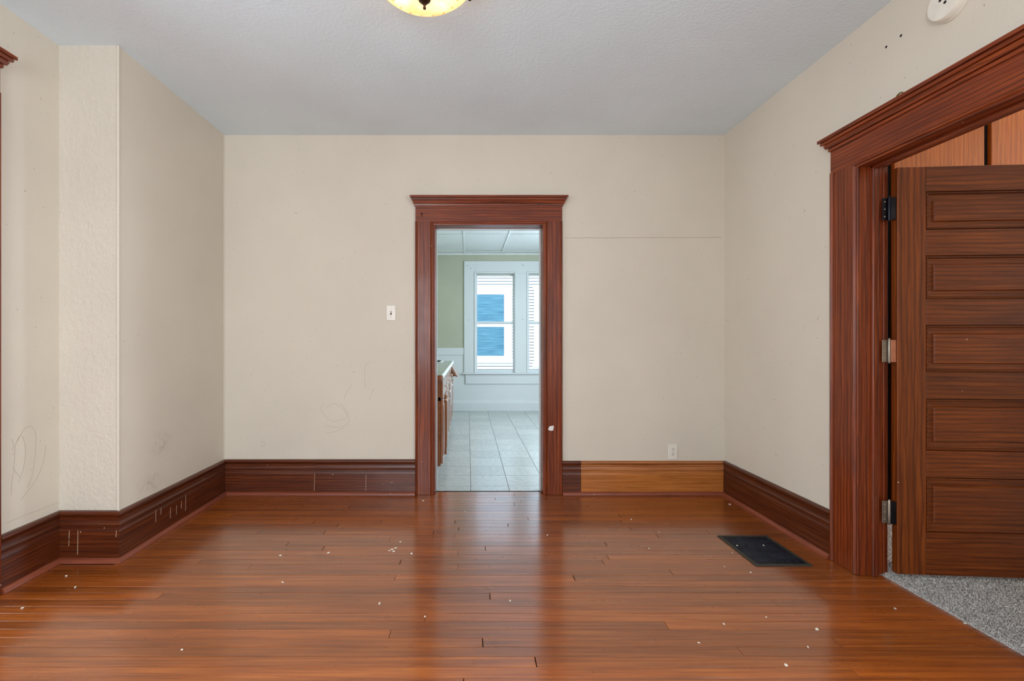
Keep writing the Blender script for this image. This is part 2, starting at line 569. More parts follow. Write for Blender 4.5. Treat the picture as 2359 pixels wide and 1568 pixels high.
# brown scuff on the wall return just above its baseboard
k = NT('wall_scuff')
tc = k.n('ShaderNodeTexCoord')
mp = k.n('ShaderNodeMapping')
k.l(tc.outputs['Generated'], mp.inputs[0])
mp.inputs['Location'].default_value = (0, -1, -1)
mp.inputs['Scale'].default_value = (0, 2, 2)
gr = k.n('ShaderNodeTexGradient', gradient_type='SPHERICAL')
k.l(mp.outputs[0], gr.inputs[0])
sc_n = k.ramp(k.noise(k.coords((1, 1, 1)), 28.0, 5.0, 0.7), [(0.42, BW(0)), (0.7, BW(1))])
al_ = k.math('MULTIPLY', k.math('MULTIPLY', gr.outputs['Fac'], sc_n), 0.28, True)
k.base(lin(128, 108, 84))
k.p.inputs['Roughness'].default_value = 0.8
k.l(al_, k.p.inputs['Alpha'])
for px, py, a, b in ((345, 1112, 0.13, 0.07), (372, 1022, 0.12, 0.10), (600, 1020, 0.0, 0.0)):
    if a:
        q = on_side(px, py, XL + 0.0008)
        MB().add([(q[0], q[1] - a, q[2] - b), (q[0], q[1] + a, q[2] - b), (q[0], q[1] + a, q[2] + b), (q[0], q[1] - a, q[2] + b)], [(0, 1, 2, 3)]).build('scuff_mark', k.m, wbr)

# ------------------------------------------------------------------ baseboards
TB = 0.265


def base_run(name, fn, t0, t1, m0, m1, ax, hgt=TB, mats=None, label=None, joints=()):
    """fn(t, d, h): t along the wall, d out of the wall, h up; joints split plank and cap into pieces"""
    mats = mats or (M['base' + ax], M['base' + ax])
    root = empty(name, fn(t0, 0, 0), kind='structure', label=label)
    s = hgt / 0.265
    prof_plank = [(0, 0), (0.019, 0), (0.019, 0.158 * s), (0.014, 0.172 * s), (0.012, 0.190 * s), (0, 0.190 * s)]
    prof_cap = [(0, 0.1905 * s), (0.022, 0.1905 * s), (0.024, 0.197 * s), (0.021, 0.201 * s), (0.017, 0.206 * s), (0.015, 0.235 * s), (0.018, 0.240 * s),
                (0.024, 0.243 * s), (0.027, 0.250 * s), (0.025, 0.258 * s), (0.019, 0.264 * s), (0, 0.265 * s)]
    q = 0.021
    prof_shoe = [(0.0191, 0.0005), (0.0191 + q, 0.0005)] + [(0.0191 + q * math.cos(a), 0.0005 + 0.024 * math.sin(a)) for a in (0.35, 0.7, 1.05, 1.4)] + [(0.0191, 0.0245)]
    cuts = [t0] + list(joints) + [t1]
    for i in range(len(cuts) - 1):
        a, b = cuts[i], cuts[i + 1]
        sg = 1 if t1 > t0 else -1
        ma, mb_ = (m0 if i == 0 else 0), (m1 if i == len(cuts) - 2 else 0)
        a2 = a + (0.0012 * sg if i else 0)
        mt = mats[i] if isinstance(mats[0], tuple) else mats
        MB().sweep(prof_plank, fn, a2, b, ma, mb_).build('plank', mt[0], root)
        MB().sweep(prof_cap, fn, a2, b, ma, mb_).build('cap_moulding', mt[1], root, smooth=True)
    MB().sweep(prof_shoe, fn, t0, t1, m0, m1).build('shoe_moulding', M['shoe' + ax], root, smooth=True)
    return root


CO_L, CO_R = -0.4035, 0.722        # outer edges of the kitchen door casing
base_run('baseboard_back_left', lambda t, d, h: (t, YB - d, h), XL, CO_L, 1, 0, 'X', 0.268, joints=(-1.17,), label='dark stained baseboard under the light switch')
base_run('baseboard_back_right', lambda t, d, h: (t, YB - d, h), CO_R, XR, 0, -1, 'X', 0.256, mats=((M['baseX'], M['baseX']), (M['goldX'], M['goldcapX'])), joints=(0.863,), label='worn golden baseboard under the outlet')
base_run('baseboard_right', lambda t, d, h: (XR - d, t, h), YB, 2.548, -1, 0, 'Y', 0.258, joints=(3.19,), label='dark baseboard beside the floor register')
base_run('baseboard_breast', lambda t, d, h: (XL + d, t, h), YJ, YB, -1, -1, 'Y', 0.266, label='dark baseboard with paint drips along the wall return')
base_run('baseboard_jog', lambda t, d, h: (t, YJ - d, h), XLN, XL, 1, 1, 'X', 0.27, label='short dark paint-splashed baseboard at the rough plaster jog')
base_run('baseboard_left', lambda t, d, h: (XLN + d, t, h), 2.196, YJ, 0, -1, 'Y', 0.268, label='dark baseboard beside the tall cased opening')
base_run('baseboard_left_near', lambda t, d, h: (XLN + d, t, h), YR, LY0 - 0.16, 1, 0, 'Y', 0.268)
base_run('baseboard_right_near', lambda t, d, h: (XR - d, t, h), YR, RY0 - 0.16, 1, 0, 'Y', 0.268)
base_run('baseboard_rear', lambda t, d, h: (t, YR + d, h), XLN, XR, 1, -1, 'X', 0.268)


M['drip'] = plain('old_paint_drip', lin(186, 160, 138), 0.6)
zb = lambda x, y: (x / 3.564, 960 + y / 3.564)
bj, bb, bk = bpy.data.objects['baseboard_jog'], bpy.data.objects['baseboard_breast'], bpy.data.objects['baseboard_back_left']
for x, y0_, y1_ in ((570, 930, 1000), (640, 930, 1130), (858, 905, 918), (956, 930, 985), (567, 1010, 1060)):
    ribbon([on_back(*zb(x, y0_), YJ - 0.0192), on_back(*zb(x - 3, y1_), YJ - 0.0192)], 0.0028, (0, -1, 0), 0.0006).build('paint_drip', M['drip'], bj)
for x, y0_, y1_ in ((1280, 760, 860), (1322, 745, 800), (1400, 740, 830), (1450, 725, 800), (1525, 640, 770), (1490, 690, 750)):
    ribbon([on_side(*zb(x, y0_), XL + 0.0192), on_side(*zb(x - 2, y1_), XL + 0.0192)], 0.003, (1, 0, 0), 0.0006).build('paint_drip', M['drip'], bb)
for x, y0_, y1_ in ((725, 1090, 1130), (843.5, 1092, 1130)):
    ribbon([on_back(x, y0_, YB - 0.0192), on_back(x - 1, y1_, YB - 0.0192)], 0.0026, (0, -1, 0), 0.0006).build('paint_drip', M['drip'], bk)

# ------------------------------------------------------------------ door and opening casings
def casing(name, P, u0, u1, zt, cw, depth, ax, label, cwr=None, stop=None):
    """P(u, d, z) -> world; u along the wall, d into the room; opening u0..u1 up to zt; jamb goes depth back"""
    cwr = cwr or cw
    root = empty(name, P(u0, 0, 0), kind='structure', label=label)
    def prof(c):
        b = 0.030
        return [(0.0, 0.0), (0.0, 0.020), (0.004, 0.027), (0.011, 0.029), (0.017, 0.026), (0.019, 0.021), (0.022, 0.021),
                (c - b - 0.004, 0.021), (c - b - 0.002, 0.017), (c - b, 0.024), (c - b + 0.006, 0.029), (c - b + 0.013, 0.029), (c - b + 0.017, 0.022),
                (c - b + 0.021, 0.020), (c - 0.003, 0.020), (c, 0.017), (c, 0.0)]
    hz = zt + 0.001
    pl = prof(cw)
    pr = prof(cwr)
    MB().sweep(pl, lambda t, a, d: P(u0 - cw + a, d, t), 0.002, hz + 0.026).build('side_casing', M['trimZ'], root, smooth=True)
    MB().sweep(pr, lambda t, a, d: P(u1 + cwr - a, d, t), 0.002, hz + 0.026).build('side_casing', M['trimZ'], root, smooth=True)
    # head: inner bead, frieze board, stepped cornice
    L, R = u0 - cw, u1 + cwr
    fr = 0.118
    bead = [(0, 0.0), (0.020, 0.0), (0.022, 0.008), (0.029, 0.012), (0.029, 0.019), (0.022, 0.026), (0, 0.026)]
    MB().sweep(bead, lambda t, d, h: P(t, d, hz + h), u0 - 0.02, u1 + 0.02).build('head_bead', M['trim' + ax], root, smooth=True)
    MB().sweep([(0, 0.0265), (0.0212, 0.0265), (0.0212, 0.0265 + fr), (0, 0.0265 + fr)], lambda t, d, h: P(t, d, hz + h), L + 0.003, R - 0.003).build('frieze', M['trim' + ax], root)
    c0 = 0.0265 + fr
    cor = [(0, 0), (.028, 0), (.031, .013), (.026, .0135), (.026, .0165), (.038, .017), (.046, .034), (.041, .0345), (.041, .038), (.054, .0385), (.058, .050), (.053, .0505), (.053, .0535), (.066, .054), (.066, .070), (0, .070)]
    cor = [(d, c0 + h) for d, h in cor]
    cv = MB()
    n = len(cor)
    vs = [P(L - (d - 0.024 if d > 0.024 else 0) * 0.85, d, hz + h) for d, h in cor] + [P(R + (d - 0.024 if d > 0.024 else 0) * 0.85, d, hz + h) for d, h in cor]
    # returns: the back edge follows the profile so the ends are mitred blocks
    for i, (d, h) in enumerate(cor):
        if d == 0:
            j = 1 if i == 0 else n - 2
            dd = cor[j][0]
            vs[i] = P(L - (dd - 0.024) * 0.85, 0, hz + h)
            vs[n + i] = P(R + (dd - 0.024) * 0.85, 0, hz + h)
    fs = [(i, (i + 1) % n, n + (i + 1) % n, n + i) for i in range(n)] + [tuple(range(n))[::-1], tuple(range(n, 2 * n))]
    cv.add(vs, fs)
    # end faces back to the wall
    cv.build('cornice', M['trim' + ax], root)
    # jambs and stops inside the opening
    th = 0.02
    for (a, b, sg) in ((u0 - th, u0, 1), (u1, u1 + th, -1)):
        mb = MB()
        back = -depth if not stop else -stop[1]
        vs = [P(u, d, z) for u in (a, b) for d in (0.0005, back) for z in (0.001, zt + th)]
        if stop:      # the rebate for the door leaf is cut deeper into the post
            a2, b2 = (a, a + 0.006) if sg == 1 else (b - 0.006, b)
            mb.add([P(u, d, z) for u in (a2, b2) for d in (back, -depth) for z in (0.001, zt + th)], [(0, 1, 3, 2), (4, 6, 7, 5), (0, 4, 5, 1), (2, 3, 7, 6), (0, 2, 6, 4), (1, 5, 7, 3)])
        mb.add(vs, [(0, 1, 3, 2), (4, 6, 7, 5), (0, 4, 5, 1), (2, 3, 7, 6), (0, 2, 6, 4), (1, 5, 7, 3)])
        mb.build('jamb', M['trimZ'], root)
        if stop:
            s0, s1, sp = stop
            e = b if sg == 1 else a
            pf = [(s0, 0), (s0, sp * 0.6), (s0 + 0.004, sp), (s0 + 0.010, sp), (s0 + 0.014, sp * 0.75), (s1, sp * 0.75), (s1, 0)]
            MB().sweep(pf, lambda t, d, h: P(e + sg * h, -d, t), 0.002, zt).build('door_stop', M['trimZ'], root, smooth=True)
    mb = MB()
    vs = [P(u, d, z) for u in (u0, u1) for d in (0.0005, -depth) for z in (zt, zt + th)]
    mb.add(vs, [(0, 1, 3, 2), (4, 6, 7, 5), (0, 4, 5, 1), (2, 3, 7, 6), (0, 2, 6, 4), (1, 5, 7, 3)])
    mb.build('head_jamb', M['trim' + ax], root)
    if stop:
        pf = [(s0, 0), (s0, sp * 0.6), (s0 + 0.004, sp), (s0 + 0.010, sp), (s0 + 0.014, sp * 0.75), (s1, sp * 0.75), (s1, 0)]
        MB().sweep(pf, lambda t, d, h: P(t, -d, zt - h), u0, u1).build('door_stop', M['trim' + ax], root, smooth=True)
    return root


t1 = casing('trim_1', lambda u, d, z: (u, YB - d, z), DX0, DX1, DZ, DX0 - CO_L, T + 0.01, 'X', 'reddish varnished casing with cornice around the kitchen doorway', cwr=CO_R - DX1)
t2 = casing('trim_2', lambda u, d, z: (XR - d, u, z), RY0, RY1, RZ, 0.178, T - 0.001, 'Y', 'varnished casing with cornice around the panel door opening', stop=(0.048, 0.080, 0.012))
t3 = casing('trim_3', lambda u, d, z: (XLN + d, u, z), LY0, LY1, LZ, 0.160, T, 'Y', 'casing of the tall opening in the wall beside the jog')

# the same casing on the carpeted side of the wall
MB().bbox(XR + T + 0.0005, XR + T + 0.022, RY1 + 0.012, RY1 + 0.15, 0.004, RZ + 0.13, 0.002).build('side_casing', M['trimZ'], t2)
# white paint missed on the inner edge of the kitchen door jamb
for (x, z, hh) in ((DX0 + 0.0007, 0.55, 0.045), (DX0 + 0.0007, 0.11, 0.05), (DX1 - 0.0007, 1.86, 0.07), (DX1 - 0.0007, 0.48, 0.04), (DX1 - 0.0007, 0.12, 0.05)):
    MB().add([(x, YB + 0.01, z), (x, YB + 0.024, z + 0.006), (x, YB + 0.021, z + hh), (x, YB + 0.012, z + hh * 0.8)], [(0, 1, 2, 3)]).build('paint_patch', M['chip'], t1)

for a, b, z0, z1 in ((DX0 + 0.0003, DX0 + 0.008, 0.002, DZ - 0.009), (DX1 - 0.008, DX1 - 0.0003, 0.002, DZ - 0.009), (DX0 + 0.0003, DX1 - 0.0003, DZ - 0.008, DZ - 0.0003)):
    MB().box(a, b, YB + 0.098, YB + T + 0.012, z0, z1).build('painted_stop', M['kwhite'], t1)

# ------------------------------------------------------------------ hardwood floor
PITCH, YROW0 = 0.0558, 1.7625
floor = tag(MB().box(XLN - 1.9, 2.079, YR, 3.70, -0.06, -0.012).build('floor', M['gap'], org=(0, 0, 0)), kind='structure', label='reddish brown varnished hardwood strip floor')
jz = []
jz += [(800 + x / 2.949, 1120 + y / 2.949) for x, y in ((1130, 50), (1177, 100), (1132, 118), (1002, 78), (1227, 218), (1090, 262), (730, 235), (755, 282), (728, 330), (290, 357), (585, 305), (590, 222), (750, 445), (936, 415), (750, 545), (325, 615), (967, 742), (530, 885), (290, 995), (918, 1057), (1278, 1190), (788, 1310), (1757, 396), (1740, 517), (2197, 587), (2165, 943), (1925, 292), (1860, 245), (1850, 203), (2000, 203), (1540, 625), (360, 507))]
jz += [(500 + x / 4.537, 1000 + y / 4.537) for x, y in ((1012, 903), (1268, 937), (733, 1138), (1112, 1178), (695, 1530), (320, 660), (660, 715), (430, 1010), (1130, 1005), (1390, 740), (160, 835), (840, 870), (340, 1378), (1720, 905))]
jz += [(x / 2.949, 1250 + y / 2.949) for x, y in ((1915, 272), (1080, 358), (200, 460), (1345, 128))]
jz += [(1500 + x / 2.746, 1280 + y / 2.746) for x, y in ((125, 107), (565, 610), (1080, 262), (1285, 740), (905, 185), (1170, 550))]
jz += [(1260 + x / 4.356, 960 + y / 4.356) for x, y in ((560, 1460), (535, 880), (310, 825), (420, 910), (1625, 1175), (1570, 805), (1000, 1320), (1110, 1205), (880, 932))]
ends = {}
for px, py in jz:
    x, y, _ = on_floor(px, py - 0.0035 * (px - VX))
    ends.setdefault(math.floor((y - YROW0) / PITCH), []).append(x)


def plank_row(row, x0, x1, ends_, rg, target, parent):
    y0 = YROW0 + row * PITCH
    y1 = min(y0 + PITCH, 3.632 if target is None or x0 < -0.3 else 3.699)
    if y1 - y0 < 0.012:
        return
    xs = [x0] + sorted(e for e in ends_ if x0 + 0.15 < e < x1 - 0.15) + [x1]
    for i in range(len(xs) - 1):
        a, b = xs[i], xs[i + 1]
        ga = 0 if i == 0 else rg.choice((0.0010, 0.0018, 0.0030))
        gb = 0 if i == len(xs) - 2 else 0.0006
        gap = rg.choice((0.0009, 0.0012, 0.0016))
        dz = rg.uniform(-0.0004, 0.0004)
        target.append((a + ga, b - gb, y0 + gap, y1 - gap * 0.6, dz, parent))


rg = random.Random(11)
rows = []
FIRST = -7
for row in range(FIRST, 35):
    y0 = YROW0 + row * PITCH
    if y0 > 3.62:
        continue
    if y0 + PITCH > YJ:
        x0, x1 = XL + 0.01, XR - 0.01
    else:
        x0, x1 = XLN - (0.10 if y0 + PITCH < LY1 else -0.01), (2.078 if RY0 < y0 + PITCH * 0.5 < RY1 else XR - 0.01)
    e = list(ends.get(row, []))
    if not e and rg.random() < 0.5:
        e = [rg.uniform(-1.9, 1.7)]
    plank_row(row, x0, x1, e, rg, rows, floor)
# boards running through the kitchen doorway
rows.append((DX0 + 0.004, DX1 - 0.004, 3.634, 3.668, 0.0, floor))
rows.append((DX0 + 0.004, DX1 - 0.004, 3.669, 3.694, 0.0, floor))
for (a, b, y0, y1, dz, par) in rows:
    mb = MB()
    e = 0.0005
    vs = [(a, y0, -0.012), (b, y0, -0.012), (b, y1, -0.012), (a, y1, -0.012), (a, y0, dz - e - .0005), (b, y0, dz - e - .0005), (b, y1, dz - e - .0005), (a, y1, dz - e - .0005),
          (a + e, y0 + e, dz - .0005), (b - e, y0 + e, dz - .0005), (b - e, y1 - e, dz - .0005), (a + e, y1 - e, dz - .0005)]
    fs = [(0, 3, 2, 1)] + [(i, (i + 1) % 4, 4 + (i + 1) % 4, 4 + i) for i in range(4)] + [(4 + i, 4 + (i + 1) % 4, 8 + (i + 1) % 4, 8 + i) for i in range(4)] + [(8, 9, 10, 11)]
    mb.add(vs, fs).build('plank', M['plank'], par)
# the rest of the boards, behind the camera and in the next room
mb = MB()
row = FIRST - 1
while YROW0 + row * PITCH > YR:
    y0 = YROW0 + row * PITCH
    x = XLN - 1.9 if y0 < LY1 else XLN
    while x < XR:
        L = rg.uniform(0.6, 2.2)
        mb.box(x, min(x + L, 1.975) - 0.001, y0 + 0.0006, y0 + PITCH - 0.0004, -0.012, -0.0005)
        x += L
    row -= 1
tag(mb.build('planks_behind', M['plank'], floor), kind='stuff')
mb = MB()
for row in range(FIRST, 6):
    y0 = YROW0 + row * PITCH
    if y0 + PITCH < LY1:
        mb.box(XLN - 1.9, XLN - 0.101, y0 + 0.0006, y0 + PITCH - 0.0004, -0.012, -0.0005)
tag(mb.build('planks_next_room', M['plank'], floor), kind='stuff')

# ------------------------------------------------------------------ panel door, opened into the carpeted room
HX, HY, HZ = 2.116, 2.33, 0.027
dr = empty('door_1', (HX, HY, HZ), kind='structure', label='open dark oak door with five horizontal panels')
DW, DT = 0.81, 0.035
zed = lambda py: H - (py - VY) / 468.0 - HZ
edges = [zed(p) for p in (442, 530, 589, 689.5, 748.5, 857, 917.5, 1037, 1098, 1224)]
DTOP = zed(385)
ST = 0.133


def loc_build(mb, name, mat, parent, **kw):
    """children of the door are built in the door's own frame"""
    o = mb.build(name, mat, None, org=(0, 0, 0), **kw)
    o.parent = parent
    return o


loc_build(MB().bbox(0, ST, 0, DT, 0, DTOP, 0.002), 'stile', M['doorZ'], dr)
loc_build(MB().bbox(DW - ST, DW, 0, DT, 0, DTOP, 0.002), 'stile', M['doorZ'], dr)
cuts = [DTOP] + edges + [0.0]
for i in range(6):
    loc_build(MB().bbox(ST + 0.0004, DW - ST - 0.0004, 0.0005, DT - 0.0005, cuts[2 * i + 1], cuts[2 * i], 0.0012), 'rail', M['doorX'], dr)
for i in range(5):
    z1, z0 = edges[2 * i], edges[2 * i + 1]
    x0, x1 = ST, DW - ST
    mo = MB()
    a = 0.012      # sloping moulding around the panel
    steps = ((0.0, 0.0005), (0.0006, 0.0134), (0.0045, 0.0134), (0.0055, 0.0045), (0.0095, 0.003), (0.0150, 0.0136))
    for flip in (0, 1):
        vs = []
        for ins, dp in steps:
            y_ = DT - dp if flip else dp
            vs += [(x0 + ins, y_, z0 + ins), (x1 - ins, y_, z0 + ins), (x1 - ins, y_, z1 - ins), (x0 + ins, y_, z1 - ins)]
        mo.add(vs, [(4 * r_ + j, 4 * r_ + (j + 1) % 4, 4 * r_ + 4 + (j + 1) % 4, 4 * r_ + 4 + j) for r_ in range(len(steps) - 1) for j in range(4)])
    pn = MB()
    b = 0.041
    ring = lambda ins, y: [(x0 + ins, y, z0 + ins), (x1 - ins, y, z0 + ins), (x1 - ins, y, z1 - ins), (x0 + ins, y, z1 - ins)]
    vs = ring(a - 0.001, 0.0138) + ring(b, 0.0165) + ring(b + 0.005, 0.007) + ring(b + 0.005, DT - 0.007) + ring(b, DT - 0.0165) + ring(a - 0.001, DT - 0.0138)
    fs = []
    for r_ in (0, 1, 3, 4):
        fs += [(4 * r_ + j, 4 * r_ + (j + 1) % 4, 4 * r_ + 4 + (j + 1) % 4, 4 * r_ + 4 + j) for j in range(4)]
    fs += [(8, 9, 10, 11), (12, 13, 14, 15)] + [(j, (j + 1) % 4, 20 + (j + 1) % 4, 20 + j) for j in range(4)]
    p = loc_build(pn.add(vs, fs), 'panel', M['doorX'], dr)
    loc_build(mo, 'panel_moulding', M['doorX'], p)
kn = loc_build(MB().lathe((DW - 0.06, 0, 0.93), [(0.004, 0.0), (0.024, -0.002), (0.022, -0.008), (0.009, -0.014), (0.009, -0.035), (0.022, -0.044), (0.028, -0.056), (0.022, -0.067), (0.004, -0.070)], 20, 'y'), 'door_knob', M['bronze'], dr, smooth=True)
for zc, mt, mt2 in ((1.83, M['iron'], M['iron']), (1.125, M['steel'], M['copper']), (0.325, M['steel'], M['iron'])):
    z0 = zc - 0.055 - HZ
    hg = loc_build(MB().bbox(-0.056, -0.030, 0.020, 0.0235, z0, z0 + 0.11, 0.0006), 'hinge', mt, dr)
    loc_build(MB().bbox(-0.0245, -0.0015, 0.006, 0.031, z0, z0 + 0.11, 0.0006), 'hinge_leaf', mt2, hg)
    loc_build(MB().lathe((-0.029, 0.013, z0 - 0.007), [(0.003, 0), (0.005, 0.004), (0.006, 0.007), (0.006, 0.117), (0.005, 0.120), (0.003, 0.126)], 12), 'hinge_pin', mt, hg, smooth=True)
    for dz in (0.018, 0.055, 0.092):
        loc_build(MB().lathe((-0.044, 0.0205, z0 + dz), [(0.0045, 0), (0.003, -0.0016)], 10, 'y'), 'screw', M['screw'], hg)
dr.rotation_euler = (0, 0, math.radians(-4.0))

# ------------------------------------------------------------------ carpeted room behind the door
struct('wall_side_room_far', MB().box(XR + T, 5.2, 3.05, 3.15, 0, ZC), M['dark'])
swf = bpy.data.objects['wall_side_room_far']
px0 = XR + T + 0.02
xg = (2277 - VX) / F * 3.02
for j in range(-2, 4):
    a, b = xg + 0.022 + j * 0.62 - (0 if j >= 0 else 0), xg - 0.022 + (j + 1) * 0.62
    a = max(a, px0)
    if b - a > 0.08:
        MB().bbox(a, b, 3.022, 3.049, 0.02, ZC - 0.02, 0.003).build('wall_panel', M['panel'], swf)
struct('wall_side_room_end', MB().box(5.1, 5.2, 0.6, 1.6, 0, ZC).box(5.1, 5.2, 2.8, 3.05, 0, ZC).box(5.1, 5.2, 1.6, 2.8, 0, 0.8).box(5.1, 5.2, 1.6, 2.8, 2.4, ZC), M['wall'])  # unseen opening added for the side room fill
sr = MB().box(XR + T, 5.2, 0.50, 0.60, 0, ZC)
struct('wall_side_room_rear', sr, M['wall'])
struct('ceiling_side_room', MB().box(XR + T, 5.2, 0.5, 3.15, ZC, ZC + 0.1), M['ceiling'])
sub = struct('floor_side_room', MB().box(2.08, 5.2, 0.6, 3.05, -0.05, 0.003), M['carpet'])
# carpet pile: thousands of leaning tufts
rc = random.Random(5)
V, FC = [], []
n_t = 90000
for i in range(n_t):
    near = i < 60000
    x = 2.083 + (rc.random() ** 1.3) * 0.95 if near else rc.uniform(2.09, 3.9)
    y = rc.uniform(1.25, 2.5) if near else rc.uniform(0.7, 3.0)
    if 2.0 < x < XR + T + 0.004 and not (RY0 + 0.02 < y < RY1 - 0.006):
        continue
    a = rc.uniform(0, 2 * PI)
    h = rc.uniform(0.008, 0.015)
    wd = rc.uniform(0.0014, 0.0026)
    lx, ly = rc.gauss(0, 0.005), rc.gauss(0, 0.005)
    c_, s_ = math.cos(a) * wd, math.sin(a) * wd
    b = len(V)
    V += [(x - c_, y - s_, 0.002), (x + c_, y + s_, 0.002), (x + c_ + lx, y + s_ + ly, h), (x - c_ + lx, y - s_ + ly, h)]
    FC.append((b, b + 1, b + 2, b + 3))
me = bpy.data.meshes.new('carpet_pile')
me.from_pydata(V, [], FC)
me.materials.append(M['carpet'])
cp = bpy.data.objects.new('carpet_pile', me)
COL.objects.link(cp)
tag(cp, 'grey carpet pile in the room behind the open panel door', 'carpet', kind='stuff')

# parlor beyond the tall opening: plain room with an opening added for its fill light
struct('wall_parlor_end', MB().box(-4.2, -4.1, YR, 0.1, 0, ZC).box(-4.2, -4.1, 1.7, 2.6, 0, ZC).box(-4.2, -4.1, 0.1, 1.7, 0, 0.55).box(-4.2, -4.1, 0.1, 1.7, 2.35, ZC), M['wall'])
struct('wall_parlor_far', MB().box(-4.2, XLN - T, 2.5, 2.6, 0, ZC), M['wall'])
struct('wall_parlor_rear', MB().box(-4.2, XLN - T, YR - T, YR, 0, ZC), M['wall'])
struct('ceiling_parlor', MB().box(-4.2, XLN - T, YR, 2.6, ZC, ZC + 0.1), M['ceiling'])
struct('floor_parlor', MB().box(-4.2, XLN - T, 2.0, 2.6, -0.05, -0.013), M['plank'])

# ------------------------------------------------------------------ kitchen
KY = 7.97
KX0, KX1, KZ = -0.87, 2.4, 2.645
ks = F / KY
kx = lambda px: (px - VX) / ks
kz = lambda py: H - (py - VY) / ks
W1 = (kx(1096), kx(1185))
W2 = (kx(1216.5), kx(1305.5))
WZ0, WZ1 = kz(858.5), kz(630)
wk = MB()
xs = [KX0 - 0.1, W1[0], W1[1], W2[0], W2[1], KX1 + 0.1]
wains = kz(801)
low = MB()
for a, b in ((xs[0], xs[1]), (xs[2], xs[3]), (xs[4], xs[5])):
    wk.box(a, b, KY, KY + 0.12, wains, KZ + 0.1)
    low.box(a, b, KY, KY + 0.12, 0, wains)
for a, b in ((xs[1], xs[2]), (xs[3], xs[4])):
    wk.box(a, b, KY, KY + 0.12, WZ1, KZ + 0.1)
    low.box(a, b, KY, KY + 0.12, 0, WZ0)
struct('wall_kitchen_far', wk, M['sage'], 'sage green kitchen wall above the white wainscot')
wains_o = struct('wall_kitchen_wainscot', low, M['kwhite'], 'white lower wall under the kitchen windows')
MB().box(KX0, kx(1068), KY - 0.014, KY, kz(817), wains).build('chair_rail', M['kwhite'], wains_o)
MB().sweep([(0, 0.0), (0.02, 0.0), (0.02, 0.135), (0.014, 0.15), (0.010, 0.175), (0, 0.18)], lambda t, d, h: (t, KY - d, h + 0.001), KX0, KX1).build('baseboard', M['kwhite'], wains_o)
struct('wall_kitchen_left', MB().box(KX0 - 0.1, KX0, YB + T, KY, 0, KZ + 0.1), M['sage'])
wkr = MB().box(KX1, KX1 + 0.1, YB + T, 4.9, 0, KZ + 0.1).box(KX1, KX1 + 0.1, 6.3, KY, 0, KZ + 0.1).box(KX1, KX1 + 0.1, 4.9, 6.3, 0, 0.7).box(KX1, KX1 + 0.1, 4.9, 6.3, 2.4, KZ + 0.1)  # side opening added for the kitchen fill light
struct('wall_kitchen_right', wkr, M['sage'])
# tiled floor
kf = struct('floor_kitchen', MB().box(KX0, KX1, 3.70, KY, -0.06, -0.006), M['gap'], 'pale square vinyl floor tiles in the kitchen')
TP = 0.305
X0t, Y0t = kx_floor = (0.022, 3.833)
i0 = math.floor((KX0 - X0t) / TP)
tile_mesh = {}
for i in range(i0, 8):
    for j in range(-1, 14):
        a, b = max(X0t + i * TP, KX0), min(X0t + (i + 1) * TP, KX1)
        c_, d_ = max(Y0t + j * TP, 3.701), min(Y0t + (j + 1) * TP, KY)
        if b - a < 0.02 or d_ - c_ < 0.02:
            continue
        key = (round(b - a, 4), round(d_ - c_, 4))
        if key not in tile_mesh:
            hx, hy = (b - a) / 2 - 0.0014, (d_ - c_) / 2 - 0.0026
            o = MB().bbox(-hx, hx, -hy, hy, -0.006, 0, 0.0012).build('tile', M['tile'], kf, org=(0, 0, 0))
            tile_mesh[key] = o.data
        else:
            o = bpy.data.objects.new('tile', tile_mesh[key])
            COL.objects.link(o)
            o.parent = kf
        o.location = ((a + b) / 2, (c_ + d_) / 2, 0.0005)
# threshold strip
tag(MB().sweep([(-0.004, 0.0), (0.004, 0.002), (0.006, 0.002), (0.009, 0.0)], lambda t, d, h: (t, 3.696 + d, h + 0.0005), DX0 + 0.004, DX1 - 0.004).build('trim_4', M['gap']), kind='structure', label='dark seam strip between floorboards and kitchen tiles')
# suspended ceiling
kc = struct('ceiling_kitchen', MB().box(KX0, KX1, YB + T, KY, KZ + 0.03, KZ + 0.1), M['kceil'], 'suspended kitchen ceiling of white panels in a grid')
gx = [-0.056 + 0.625 * i for i in range(-1, 4)]
gy = [7.74 - 1.18 * i for i in range(4)]
bx_ = [KX0] + gx + [KX1]
by_ = [YB + T] + sorted(gy) + [KY]
for i in range(len(bx_) - 1):
    for j in range(len(by_) - 1):
        MB().box(bx_[i] + 0.008, bx_[i + 1] - 0.008, by_[j] + 0.008, by_[j + 1] - 0.008, KZ + 0.006 + random.uniform(0, 0.004), KZ + 0.02).build('ceiling_panel', M['kceil'], kc)
for x in gx:
    MB().box(x - 0.012, x + 0.012, YB + T, KY, KZ, KZ + 0.004).build('grid_tee', M['tee'], kc)
for y in gy:
    MB().box(KX0, KX1, y - 0.012, y + 0.012, KZ + 0.0008, KZ + 0.0045).build('grid_tee', M['tee'], kc)
MB().box(KX0, KX1, KY - 0.022, KY, KZ - 0.022, KZ + 0.003).build('wall_angle', M['tee'], kc)

